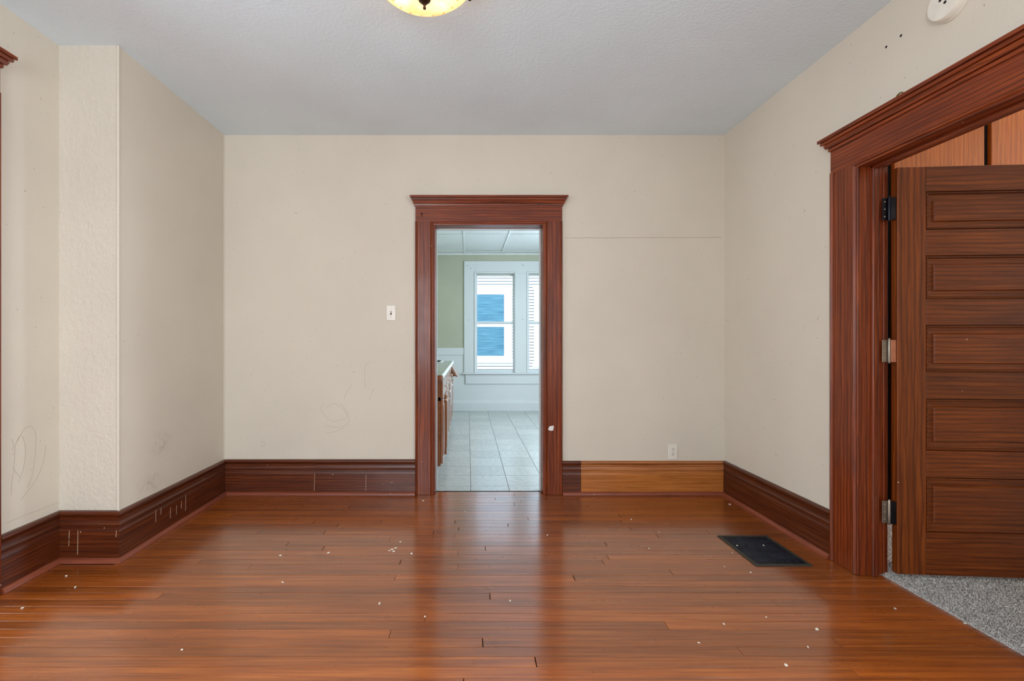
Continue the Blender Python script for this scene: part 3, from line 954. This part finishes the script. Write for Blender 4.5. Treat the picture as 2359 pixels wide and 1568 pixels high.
# twin double-hung windows in one casing
wn = empty('window_1', ((W1[0] + W2[1]) / 2, KY, 0), kind='structure', label='pair of white painted double-hung windows in one casing')
cL, cR, cT = kx(1069), kx(1333), kz(601.5)
MB().bbox(cL, W1[0], KY - 0.022, KY - 0.0003, WZ0, cT, 0.003).build('side_casing', M['kwhite'], wn)
MB().bbox(W2[1], cR, KY - 0.022, KY - 0.0003, WZ0, cT, 0.003).build('side_casing', M['kwhite'], wn)
MB().bbox(W1[1], W2[0], KY - 0.022, KY - 0.0003, WZ0, WZ1, 0.003).build('mullion_casing', M['kwhite'], wn)
MB().bbox(W1[0] + 0.0003, W2[1] - 0.0003, KY - 0.0221, KY - 0.0003, WZ1 + 0.0003, cT, 0.003).build('head_casing', M['kwhite'], wn)
for a, b in (W1, W2):      # raised bead framing each opening
    for q0, q1, z0, z1 in ((a - 0.026, a - 0.006, WZ0, WZ1 + 0.03), (b + 0.006, b + 0.026, WZ0, WZ1 + 0.03), (a - 0.0055, b + 0.0055, WZ1 + 0.01, WZ1 + 0.03)):
        MB().bbox(q0, q1, KY - 0.034, KY - 0.0222, z0, z1, 0.004).build('casing_bead', M['kwhite'], wn)
MB().bbox(cL - 0.03, cR + 0.03, KY - 0.062, KY + 0.02, WZ0 - 0.022, WZ0 - 0.0003, 0.006).build('stool', M['kwhite'], wn)
MB().bbox(cL + 0.02, cR - 0.02, KY - 0.024, KY - 0.0003, kz(884), WZ0 - 0.0225, 0.006).build('apron', M['kwhite'], wn)
zm = kz(743)
for a, b in (W1, W2):
    for lo, hi, y, nm in ((zm - 0.02, WZ1 - 0.003, KY + 0.06, 'upper_sash'), (WZ0 + 0.003, zm + 0.022, KY + 0.022, 'lower_sash')):
        st, rl = 0.024, 0.034
        sm = MB().bbox(a + 0.001, a + st, y, y + 0.032, lo, hi, 0.002).bbox(b - st, b - 0.001, y, y + 0.032, lo, hi, 0.002)
        sm.bbox(a + st, b - st, y, y + 0.032, lo, lo + (rl if nm == 'upper_sash' else 0.05), 0.002).bbox(a + st, b - st, y, y + 0.032, hi - rl, hi, 0.002)
        so = sm.build(nm, M['kwhite'], wn)
        MB().box(a + st - 0.002, b - st + 0.002, y + 0.014, y + 0.018, lo + 0.03, hi - rl + 0.004).build('pane', M['pane'], so)
    for x0_, x1_ in ((a, a + 0.012), (b - 0.012, b)):
        MB().box(x0_, x1_, KY + 0.001, KY + 0.0205, WZ0 + 0.001, WZ1).build('sash_stop', M['kwhite'], wn)
for px, py in ((1077, 612), (1084, 618), (1203, 609), (1205, 612), (1079, 737), (1204, 736)):
    p = (kx(px), KY - 0.0222, kz(py))
    MB().lathe(p, [(0.006, 0.0), (0.004, -0.0015)], 8, 'y').build('nail_hole', M['slot'], wn)

# ------------------------------------------------------------------ kitchen base cabinets
CX = -0.235          # cabinet fronts
cab_y = [4.06, 4.78, 5.50, 6.22, 6.94]
cab_labels = ['oak base cabinet closest to the dining room doorway', 'oak base cabinet second from the doorway', 'oak base cabinet with a white cloth hanging on it', 'oak base cabinet under the sink with a loose tilted drawer front']
for i in range(4):
    y0, y1 = cab_y[i] + 0.001, cab_y[i + 1] - 0.001
    r = empty('base_cabinet', (CX - 0.3, (y0 + y1) / 2, 0), label=cab_labels[i], cat='cabinet', group='oak base cabinets along the kitchen wall')
    MB().box(KX0 + 0.03, CX - 0.020, y0, y0 + 0.016, 0.10, 0.838).box(KX0 + 0.03, CX - 0.020, y1 - 0.016, y1, 0.10, 0.838).box(KX0 + 0.03, CX - 0.020, y0 + 0.016, y1 - 0.016, 0.10, 0.116).box(KX0 + 0.03, KX0 + 0.04, y0 + 0.016, y1 - 0.016, 0.116, 0.838).build('body', M['cabZ'], r)
    MB().box(KX0 + 0.03, CX - 0.075, y0, y1, 0.001, 0.0995).build('toe_kick', M['kwhite'], r)
    # face frame
    MB().box(CX - 0.0195, CX, y0, y1, 0.10, 0.135).box(CX - 0.0195, CX, y0, y1, 0.66, 0.69).box(CX - 0.0195, CX, y0, y1, 0.815, 0.838).box(CX - 0.0195, CX, y0, y0 + 0.03, 0.135, 0.815).box(CX - 0.0195, CX, y1 - 0.03, y1, 0.135, 0.815).build('face_frame', M['cabY'], r)
    ym = (y0 + y1) / 2
    for k_, (a, b) in enumerate(((y0 + 0.018, ym - 0.003), (ym + 0.003, y1 - 0.018))):
        d = MB()
        d.bbox(CX + 0.0005, CX + 0.019, a, b, 0.115, 0.672, 0.003)
        d.bbox(CX + 0.0192, CX + 0.023, a + 0.055, b - 0.055, 0.175, 0.612, 0.0018)
        o = d.build('cabinet_door', M['cabZ'], r, org=(CX + 0.0005, b, 0.115))
        kb = MB().lathe((CX + 0.020, a + 0.03 if k_ else b - 0.03, 0.63), [(0.005, 0), (0.005, 0.010), (0.013, 0.016), (0.013, 0.022), (0.004, 0.026)], 12, 'x')
        kb.build('knob', M['white'], o, smooth=True)
        if i == 0 and k_ == 1:
            o.rotation_euler = (0, 0, math.radians(3))
    if i == 3:
        # drawer front hanging loose: top edge at the counter, bottom edge kicked out, with its side bracket
        d = MB()
        za, zb = 0.70, 0.836
        pf = [(0.001, zb), (0.020, zb), (0.098, za), (0.080, za)]
        d.sweep(pf, lambda t, dd, h: (CX + dd, t, h), y0 + 0.05, y1 - 0.03)
        o = d.build('drawer_front', M['cabY'], r)
        MB().sweep([(0.0015, zb - 0.012), (0.0008, za + 0.004), (0.074, za + 0.004)], lambda t, dd, h: (CX + dd, t, h), y0 + 0.075, y0 + 0.090).build('drawer_side', M['cabZ'], o)
    else:
        d = MB().bbox(CX + 0.0005, CX + 0.019, y0 + 0.018, y1 - 0.018, 0.682, 0.826, 0.003)
        o = d.build('drawer_front', M['cabY'], r)
        MB().lathe((CX + 0.0192, (y0 + y1) / 2, 0.755), [(0.005, 0), (0.005, 0.010), (0.013, 0.016), (0.013, 0.022), (0.004, 0.026)], 12, 'x').build('knob', M['white'], o, smooth=True)
tw = MB()
for side in (0.0290, 0.0330):
    tw.add([(CX + side + 0.004 * math.sin(j * 1.7) * (1 - i / 6), 5.60 + 0.10 * j / 5 + 0.05 * i / 6, 0.675 - 0.27 * i / 6) for i in range(7) for j in range(6)], [(i * 6 + j, i * 6 + j + 1, i * 6 + j + 7, i * 6 + j + 6) for i in range(6) for j in range(5)])
tag(tw.build('cloth_strip', M['paper'], smooth=True), 'white cloth strip hanging down the front of an oak base cabinet', 'cloth')
ct = empty('countertop', (-0.55, 5.5, 0.839), label='grey laminate countertop with a pale rolled edge on the oak cabinets', cat='countertop')
cpy = (6.26, 6.88)
t_ = MB().box(KX0 + 0.03, -0.23, 4.02, cpy[0], 0.839, 0.882).box(KX0 + 0.03, -0.23, cpy[1], 6.98, 0.839, 0.882).box(KX0 + 0.03, -0.78, cpy[0], cpy[1], 0.839, 0.882).box(-0.36, -0.23, cpy[0], cpy[1], 0.839, 0.882)
t_.build('slab', M['counter'], ct)
MB().sweep([(0, 0.839), (0.014, 0.839), (0.020, 0.848), (0.021, 0.870), (0.018, 0.880), (0.010, 0.886), (0, 0.8825)], lambda t, d, h: (-0.2298 + d, t, h), 4.02, 6.98).build('front_edge', M['edge'], ct, smooth=True)
MB().bbox(KX0 + 0.03, -0.215, 4.004, 4.0195, 0.836, 0.884, 0.004).build('end_strip', M['cabX'], ct)
MB().box(KX0 + 0.001, KX0 + 0.028, 4.02, 6.98, 0.839, 0.98).build('backsplash', M['counter'], ct)
sk = empty('kitchen_sink', (-0.57, 6.57, 0.883), label='white drop-in sink with a dark bowl set in the countertop', cat='sink')
rim = MB()
rim.bbox(-0.80, -0.345, 6.24, 6.275, 0.8832, 0.896, 0.003).bbox(-0.80, -0.345, 6.865, 6.90, 0.8832, 0.896, 0.003).bbox(-0.80, -0.765, 6.2755, 6.8645, 0.8832, 0.896, 0.003).bbox(-0.38, -0.345, 6.2755, 6.8645, 0.8832, 0.896, 0.003)
rim.build('rim', M['sink'], sk)
bs = MB()
bs.box(-0.764, -0.381, 6.276, 6.864, 0.70, 0.704).box(-0.764, -0.760, 6.276, 6.864, 0.705, 0.894).box(-0.385, -0.381, 6.276, 6.864, 0.705, 0.894).box(-0.7595, -0.3855, 6.276, 6.280, 0.705, 0.894).box(-0.7595, -0.3855, 6.860, 6.864, 0.705, 0.894)
bs.build('bowl', M['basin'], sk)
MB().tube([(-0.775, 6.57, 0.897), (-0.775, 6.57, 1.03), (-0.74, 6.57, 1.07), (-0.66, 6.57, 1.07), (-0.62, 6.57, 1.04), (-0.615, 6.57, 1.01)], 0.010, 10).build('faucet', M['steel'], sk, smooth=True)

# ------------------------------------------------------------------ the neighbouring house outside
NY = 12.0
ns = F / NY
nx = lambda px: (px - VX) / ns
nz = lambda py: H - (py - VY) / ns
nh = empty('exterior_house', (1.0, NY, -1.0), label='white clapboard house across the side yard, seen through the kitchen windows', cat='house')
MB().box(-5, 7, NY + 0.03, NY + 0.2, -1.0, 5.2).build('lap_shade_core', M['roof'], nh)  # dark colour shows between the boards as painted shadow lines
mb = MB()
z = -1.0
while z < 5.1:
    mb.add([(-5, NY + 0.028, z), (7, NY + 0.028, z), (7, NY + 0.002, z), (-5, NY + 0.002, z), (-5, NY + 0.022, z + 0.060), (7, NY + 0.022, z + 0.060)], [(0, 1, 2, 3), (3, 2, 5, 4), (0, 4, 5, 1)])
    z += 0.077
tag(mb.build('clapboards', M['siding'], nh), kind='stuff')
MB().box(-5.3, 7.3, NY - 0.5, NY + 0.3, 5.2, 5.4).build('eave', M['ntrim'], nh)
MB().add([(-5.4, NY - 0.55, 5.4), (7.4, NY - 0.55, 5.4), (7.4, NY + 3, 7.4), (-5.4, NY + 3, 7.4), (-5.4, NY - 0.55, 5.46), (7.4, NY - 0.55, 5.46), (7.4, NY + 3, 7.46), (-5.4, NY + 3, 7.46)], [(0, 1, 2, 3), (4, 5, 6, 7), (0, 1, 5, 4), (2, 3, 7, 6), (1, 2, 6, 5), (0, 3, 7, 4)]).build('roof', M['roof'], nh)


def nwin(gx0, gx1, z_low, z_mid0, z_mid1, z_top, tw, louvre=False):
    f = MB()
    x0, x1 = gx0 - tw, gx1 + tw
    y0, y1 = NY - 0.03, NY + 0.001
    hb = 0.13
    f.box(x0, gx0, y0, y1, z_low - 0.05, z_top + hb).box(gx1, x1, y0, y1, z_low - 0.05, z_top + hb).box(gx0, gx1, y0, y1, z_top, z_top + hb).box(gx0, gx1, y0, y1, z_low - 0.05, z_low)
    f.box(x0 - 0.04, x1 + 0.04, y0 - 0.05, y1, z_low - 0.13, z_low - 0.05).box(x0 - 0.03, x1 + 0.03, y0 - 0.04, y1, z_top + hb, z_top + hb + 0.03)
    wo = f.build('window', M['ntrim'], nh)
    s_ = MB()
    for a, b in ((gx0, gx0 + 0.04), (gx1 - 0.04, gx1)):
        s_.box(a, b, NY - 0.012, NY + 0.001, z_low, z_top)
    s_.box(gx0 + 0.04, gx1 - 0.04, NY - 0.012, NY + 0.001, z_mid0, z_mid1).box(gx0 + 0.04, gx1 - 0.04, NY - 0.012, NY + 0.001, z_low, z_low + 0.05).box(gx0 + 0.04, gx1 - 0.04, NY - 0.012, NY + 0.001, z_top - 0.03, z_top)
    s_.build('sash', M['ntrim'], wo)
    if louvre:
        lo = MB()
        z = z_low + 0.05
        while z < z_top - 0.03:
            lo.add([(gx0 + 0.04, NY - 0.008, z), (gx1 - 0.04, NY - 0.008, z), (gx1 - 0.04, NY - 0.002, z + 0.066), (gx0 + 0.04, NY - 0.002, z + 0.066)], [(0, 1, 2, 3)])
            z += 0.07
        tag(lo.build('blind_slats', M['ntrim'], wo), kind='stuff')
    else:
        MB().box(gx0 + 0.03, gx1 - 0.03, NY - 0.004, NY + 0.0005, z_low + 0.03, z_top - 0.02).build('pane', M['nglass'], wo)


nwin(-0.02, nx(1165), nz(824), nz(752.5), nz(741), nz(675), 0.15)
nwin(nx(1230) + 0.10, nx(1230) + 1.1, nz(832), nz(744), nz(736), nz(675), 0.10, louvre=True)
tag(MB().box(-8, 10, KY + 0.13, NY + 4, -1.1, -1.0).build('ground_outside', M['lawn']), kind='structure')

# ------------------------------------------------------------------ ceiling lamp
LX, LYc = -0.181, 1.972
lp = empty('ceiling_light', (LX, LYc, ZC), label='amber alabaster glass bowl ceiling light with bronze finial', cat='lamp')
MB().lathe((LX, LYc, ZC), [(0.03, -0.0005), (0.10, -0.0005), (0.10, -0.018), (0.06, -0.030), (0.03, -0.030)], 40).build('canopy', M['bronze'], lp, smooth=True)
R = 0.205
bowl_prof = [(0.012, -0.150), (0.05, -0.148), (0.09, -0.141), (0.13, -0.128), (0.16, -0.112), (0.182, -0.092), (0.196, -0.072), (0.205, -0.056), (0.210, -0.050),
             (0.205, -0.048), (0.192, -0.068), (0.178, -0.087), (0.156, -0.107), (0.128, -0.122), (0.09, -0.135), (0.05, -0.142), (0.012, -0.144)]
wobble = lambda k_, a: (0.016 * math.sin(22 * a) * abs(math.sin(3.5 * a + 1)) if k_ in (6, 7, 8, 9, 10) else 0.0)
MB().lathe((LX, LYc, ZC), [(r_ * 1.075, h_) for r_, h_ in bowl_prof], 96, wob=wobble).build('glass_bowl', M['bowl'], lp, smooth=True)
bw = bpy.data.objects['glass_bowl']
for i in range(18):
    a = 2 * PI * i / 18
    rr, zz = 0.146, -0.1255
    MB().lathe((LX + rr * math.cos(a), LYc + rr * math.sin(a), ZC + zz - 0.004), [(0.0012, 0), (0.004, 0.0012), (0.005, 0.004), (0.004, 0.007)], 10).build('glass_bead', M['bowl'], bw, smooth=True)
fin = MB().lathe((LX, LYc, ZC - 0.200), [(0.002, 0), (0.006, 0.003), (0.007, 0.008), (0.004, 0.014), (0.005, 0.018), (0.009, 0.021), (0.007, 0.026), (0.014, 0.030), (0.024, 0.036), (0.027, 0.044), (0.022, 0.050), (0.006, 0.0515)], 24)
fin.build('finial', M['bronze'], lp, smooth=True)
MB().lathe((LX, LYc, ZC - 0.1495), [(0.004, 0), (0.004, 0.12)], 10).build('stem', M['bronze'], lp)
for i in range(3):
    a = math.radians(35 + 120 * i)
    MB().lathe((LX + 0.231 * math.cos(a), LYc + 0.231 * math.sin(a), ZC - 0.062), [(0.002, -0.006), (0.007, -0.003), (0.007, 0.003), (0.002, 0.006)], 12).build('thumb_screw', M['bronze'], lp, smooth=True)
for sx in (-1, 1):
    bl = bpy.data.lights.new('bulb_light', 'POINT')
    bl.energy = 0.85
    bl.color = (1.0, 0.90, 0.78)
    bl.shadow_soft_size = 0.028
    bo = bpy.data.objects.new('bulb_light', bl)
    COL.objects.link(bo)
    bo.location = (LX + sx * 0.085, LYc + 0.01, ZC - 0.072)

# ------------------------------------------------------------------ smoke detector
sx, sy, sz = XR, 1.925, 2.552
sd = empty('smoke_detector', (sx, sy, sz - 0.07), label='round white smoke detector on the wall above the panel door', cat='smoke detector')
MB().lathe((sx, sy, sz), [(0.060, -0.0005), (0.072, -0.0005), (0.073, -0.006), (0.072, -0.010), (0.060, -0.0105)], 44, 'x').build('base_ring', M['white'], sd, smooth=True)
MB().lathe((sx, sy, sz), [(0.055, -0.011), (0.070, -0.011), (0.069, -0.022), (0.066, -0.036), (0.063, -0.040), (0.040, -0.0405), (0.01, -0.0405)], 44, 'x').build('body', M['white'], sd, smooth=True)
for px, py in ((2166, 1), (2177, 5)):
    p = on_side(px, py, XR - 0.0405)
    MB().lathe((p[0], p[1], p[2]), [(0.0062, -0.001), (0.0062, 0.001)], 14, 'x').build('sounder_hole', M['slot'], sd)

# ------------------------------------------------------------------ switch and outlet
x, z = (901 - VX) / 300, H + (VY - 721) / 300
sw = empty('light_switch', (x, YB, z - 0.06), label='ivory toggle light switch plate beside the kitchen doorway', cat='light switch')
MB().bbox(x - 0.036, x + 0.036, YB - 0.007, YB - 0.0005, z - 0.059, z + 0.059, 0.003).build('plate', M['white'], sw)
MB().box(x - 0.006, x + 0.006, YB - 0.0078, YB - 0.0072, z - 0.013, z + 0.013).build('slot', M['slot'], sw)
MB().sweep([(0.0, -0.004), (0.013, 0.004), (0.014, 0.010), (0.0, 0.008)], lambda t, d, h: (t, YB - 0.008 - d, z + h), x - 0.004, x + 0.004).build('toggle', M['white'], sw)
for dz in (-0.030, 0.030):
    MB().lathe((x, YB - 0.0072, z + dz), [(0.004, 0), (0.003, -0.0015)], 12, 'y').build('screw', M['screw'], sw)
x, z = (1549.3 - VX) / 300, H - (1040 - VY) / 300
ol = empty('wall_outlet', (x, YB, z - 0.06), label='white duplex wall outlet just above the golden baseboard', cat='outlet')
MB().bbox(x - 0.036, x + 0.036, YB - 0.007, YB - 0.0005, z - 0.058, z + 0.058, 0.003).build('plate', M['white'], ol)
for dz in (0.0195, -0.0195):
    zz = z + dz
    pts = [(x + 0.0172 * math.cos(a), zz + max(-0.0135, min(0.0135, 0.0172 * math.sin(a)))) for a in [2 * PI * i / 28 for i in range(28)]]
    rc_ = MB().sweep(pts, lambda t, a, b: (a, t, b), YB - 0.0071, YB - 0.0098).build('receptacle', M['white'], ol)
    for ddx in (-0.0062, 0.0062):
        MB().box(x + ddx - 0.0015, x + ddx + 0.0015, YB - 0.0103, YB - 0.0099, zz + 0.0005, zz + 0.0085).build('slot', M['slot'], rc_)
    MB().lathe((x, YB - 0.0099, zz - 0.0075), [(0.0028, 0), (0.0028, -0.0004)], 10, 'y').build('ground_hole', M['slot'], rc_)
MB().lathe((x, YB - 0.0072, z), [(0.003, 0), (0.0022, -0.0012)], 10, 'y').build('screw', M['screw'], ol)

# ------------------------------------------------------------------ floor register
gx0, gx1, gy0, gy1 = 1.500, 1.800, 2.466, 2.850
fr_ = empty('floor_register', ((gx0 + gx1) / 2, (gy0 + gy1) / 2, 0), label='black metal floor register with a fine grille set in the hardwood', cat='floor register')
z0, z1 = 0.0005, 0.007
rb = 0.020
def ring_mesh():
    o_ = [(gx0, gy0), (gx1, gy0), (gx1, gy1), (gx0, gy1)]
    i_ = [(gx0 + rb, gy0 + rb), (gx1 - rb, gy0 + rb), (gx1 - rb, gy1 - rb), (gx0 + rb, gy1 - rb)]
    t = [(gx0 + .005, gy0 + .005), (gx1 - .005, gy0 + .005), (gx1 - .005, gy1 - .005), (gx0 + .005, gy1 - .005)]
    vs = [(a, b, z0) for a, b in o_] + [(a, b, z1) for a, b in t] + [(a, b, z1 - .001) for a, b in i_] + [(a, b, z0) for a, b in i_]
    fs = []
    for r_ in range(3):
        fs += [(4 * r_ + j, 4 * r_ + (j + 1) % 4, 4 * r_ + 4 + (j + 1) % 4, 4 * r_ + 4 + j) for j in range(4)]
    fs += [(j, 12 + j, 12 + (j + 1) % 4, (j + 1) % 4) for j in range(4)]
    return MB().add(vs, fs)
ring_mesh().build('rim', M['rub'], fr_)
MB().box(gx0 + rb + .0003, gx1 - rb - .0003, gy0 + rb + .0003, gy1 - rb - .0003, z0, 0.001).build('dark_backing', M['dark'], fr_)  # dark sheet painted in for the shaded hole under the grille
g = MB()
nbx, nby = 20, 26
for i in range(1, nbx):
    xx = gx0 + rb + (gx1 - gx0 - 2 * rb) * i / nbx
    g.box(xx - 0.0016, xx + 0.0016, gy0 + rb, gy1 - rb, 0.0012, 0.0052)
for j in range(1, nby):
    yy = gy0 + rb + (gy1 - gy0 - 2 * rb) * j / nby
    g.box(gx0 + rb, gx1 - rb, yy - 0.0014, yy + 0.0014, 0.0012, 0.0046)
g.build('grille', M['grille'], fr_)

# ------------------------------------------------------------------ small things
# cup hook on the frieze of the kitchen door and brass ring on the cornice of the panel door
p = on_back(972, 491, YB - 0.022)
hk = MB().tube([(p[0], YB - 0.0215, p[2]), (p[0], YB - 0.040, p[2]), (p[0], YB - 0.050, p[2] - 0.006), (p[0], YB - 0.054, p[2] - 0.016), (p[0], YB - 0.048, p[2] - 0.026), (p[0], YB - 0.040, p[2] - 0.022)], 0.0028, 8)
tag(hk.build('cup_hook', M['iron'], smooth=True), 'small dark screw hook in the frieze over the kitchen doorway', 'hook')
yh = 2.125
zc = RZ + 0.001 + 0.0265 + 0.118 + 0.070
hk = MB().tube([(XR - 0.03, yh + 0.018 * math.cos(a), zc + 0.013 + 0.014 * math.sin(a)) for a in [PI * 2 * i / 18 for i in range(19)]], 0.0032, 8)
tag(hk.build('picture_ring', M['brass'], smooth=True), 'tarnished brass ring standing on the cornice over the panel door', 'ring')
# torn paper scrap stuck on the kitchen door casing
yq = YB - 0.0225
poly = [on_back(a, b, yq) for a, b in ((1262.5, 989), (1266, 981.5), (1276, 980), (1274.5, 991), (1268, 992))]
tp = MB()
n_ = len(poly)
tp.add([q for q in poly] + [(q[0], q[1] + 0.0012, q[2]) for q in poly], [tuple(range(n_)), tuple(range(n_, 2 * n_))[::-1]] + [(i, (i + 1) % n_, n_ + (i + 1) % n_, n_ + i) for i in range(n_)])
tag(tp.build('paper_scrap', M['paper']), 'torn white paper scrap stuck to the kitchen door casing', 'paper')


def chip(px, py, size, label, group, z=0.0006, seed=0):
    r_ = random.Random(seed)
    x, y, _ = on_floor(px, py, z)
    n_ = 7
    a0 = r_.uniform(0, 6)
    sx_, sy_ = size * r_.uniform(0.7, 1.2), size * r_.uniform(0.45, 0.8)
    ring = []
    for i in range(n_):
        a = 2 * PI * i / n_
        q = r_.uniform(0.7, 1.15)
        u, v_ = sx_ * q * math.cos(a), sy_ * q * math.sin(a)
        ring.append((x + u * math.cos(a0) - v_ * math.sin(a0), y + u * math.sin(a0) + v_ * math.cos(a0)))
    hgt = r_.uniform(0.0015, 0.004)
    vs = [(a, b, z) for a, b in ring] + [(x + (a - x) * .75, y + (b - y) * .75, z + hgt) for a, b in ring]
    m_ = MB().add(vs, [tuple(range(n_))[::-1], tuple(range(n_, 2 * n_))] + [(i, (i + 1) % n_, n_ + (i + 1) % n_, n_ + i) for i in range(n_)])
    return tag(m_.build('paint_chip', M['chip']), label, 'paint chip', group)


lab = 'small white paint chip lying on the hardwood floor'
for i, (px, py, s_) in enumerate(((948, 1275, .010), (757, 1273, .009), (651, 1341, .007), (874, 1390, .009), (1810, 1531, .011), (1882, 1449, .008), (1668, 1437, .007), (1765, 1421, .006), (1861, 1490, .006), (1610, 1480, .006),
                                  (975, 1153, .010), (419, 1496, .006), (152, 1326, .008), (173, 1352, .007), (51, 1400, .006), (1261, 1232, .008), (2062, 1401, .006), (646, 1279, .007), (1687, 1273, .006), (1669, 1305, .005), (1681, 1161, .008), (1072, 1178, .006),
                                  (1454, 1196, .006), (1495, 1263, .006), (1518, 1225, .006), (1729, 1318, .005), (979, 1420, .007), (1175, 1384, .005), (903, 1265, .013), (911, 1262, .011), (907, 1270, .010), (897, 1268, .008), (922, 1248, .008), (2223, 1435, .007))):
    l_ = lab
    if 895 < px < 925 and 1245 < py < 1272:
        l_ = 'white plaster flake in the crumbled cluster on the hardwood floor'
    elif 140 < px < 180:
        l_ = 'white paint chip on the floorboards below the jog baseboard'
    elif 1660 < px < 1735 and 1270 < py < 1320:
        l_ = 'white paint chip on the floorboards beside the black register'
    elif px == 975:
        l_ = 'white paint chip at the foot of the kitchen door casing'
    chip(px, py, s_, l_, 'paint chips on the hardwood floor', seed=i)
for i, (px, py, s_) in enumerate(((1698, 1256, .009), (1759, 1256, .008))):
    chip(px, py, s_, 'white paint chip caught on the black floor register', 'paint chips on the register', z=0.0072, seed=50 + i)
chip(2288, 1378, .008, 'white paint chip lying on the grey carpet', None, z=0.012, seed=71)
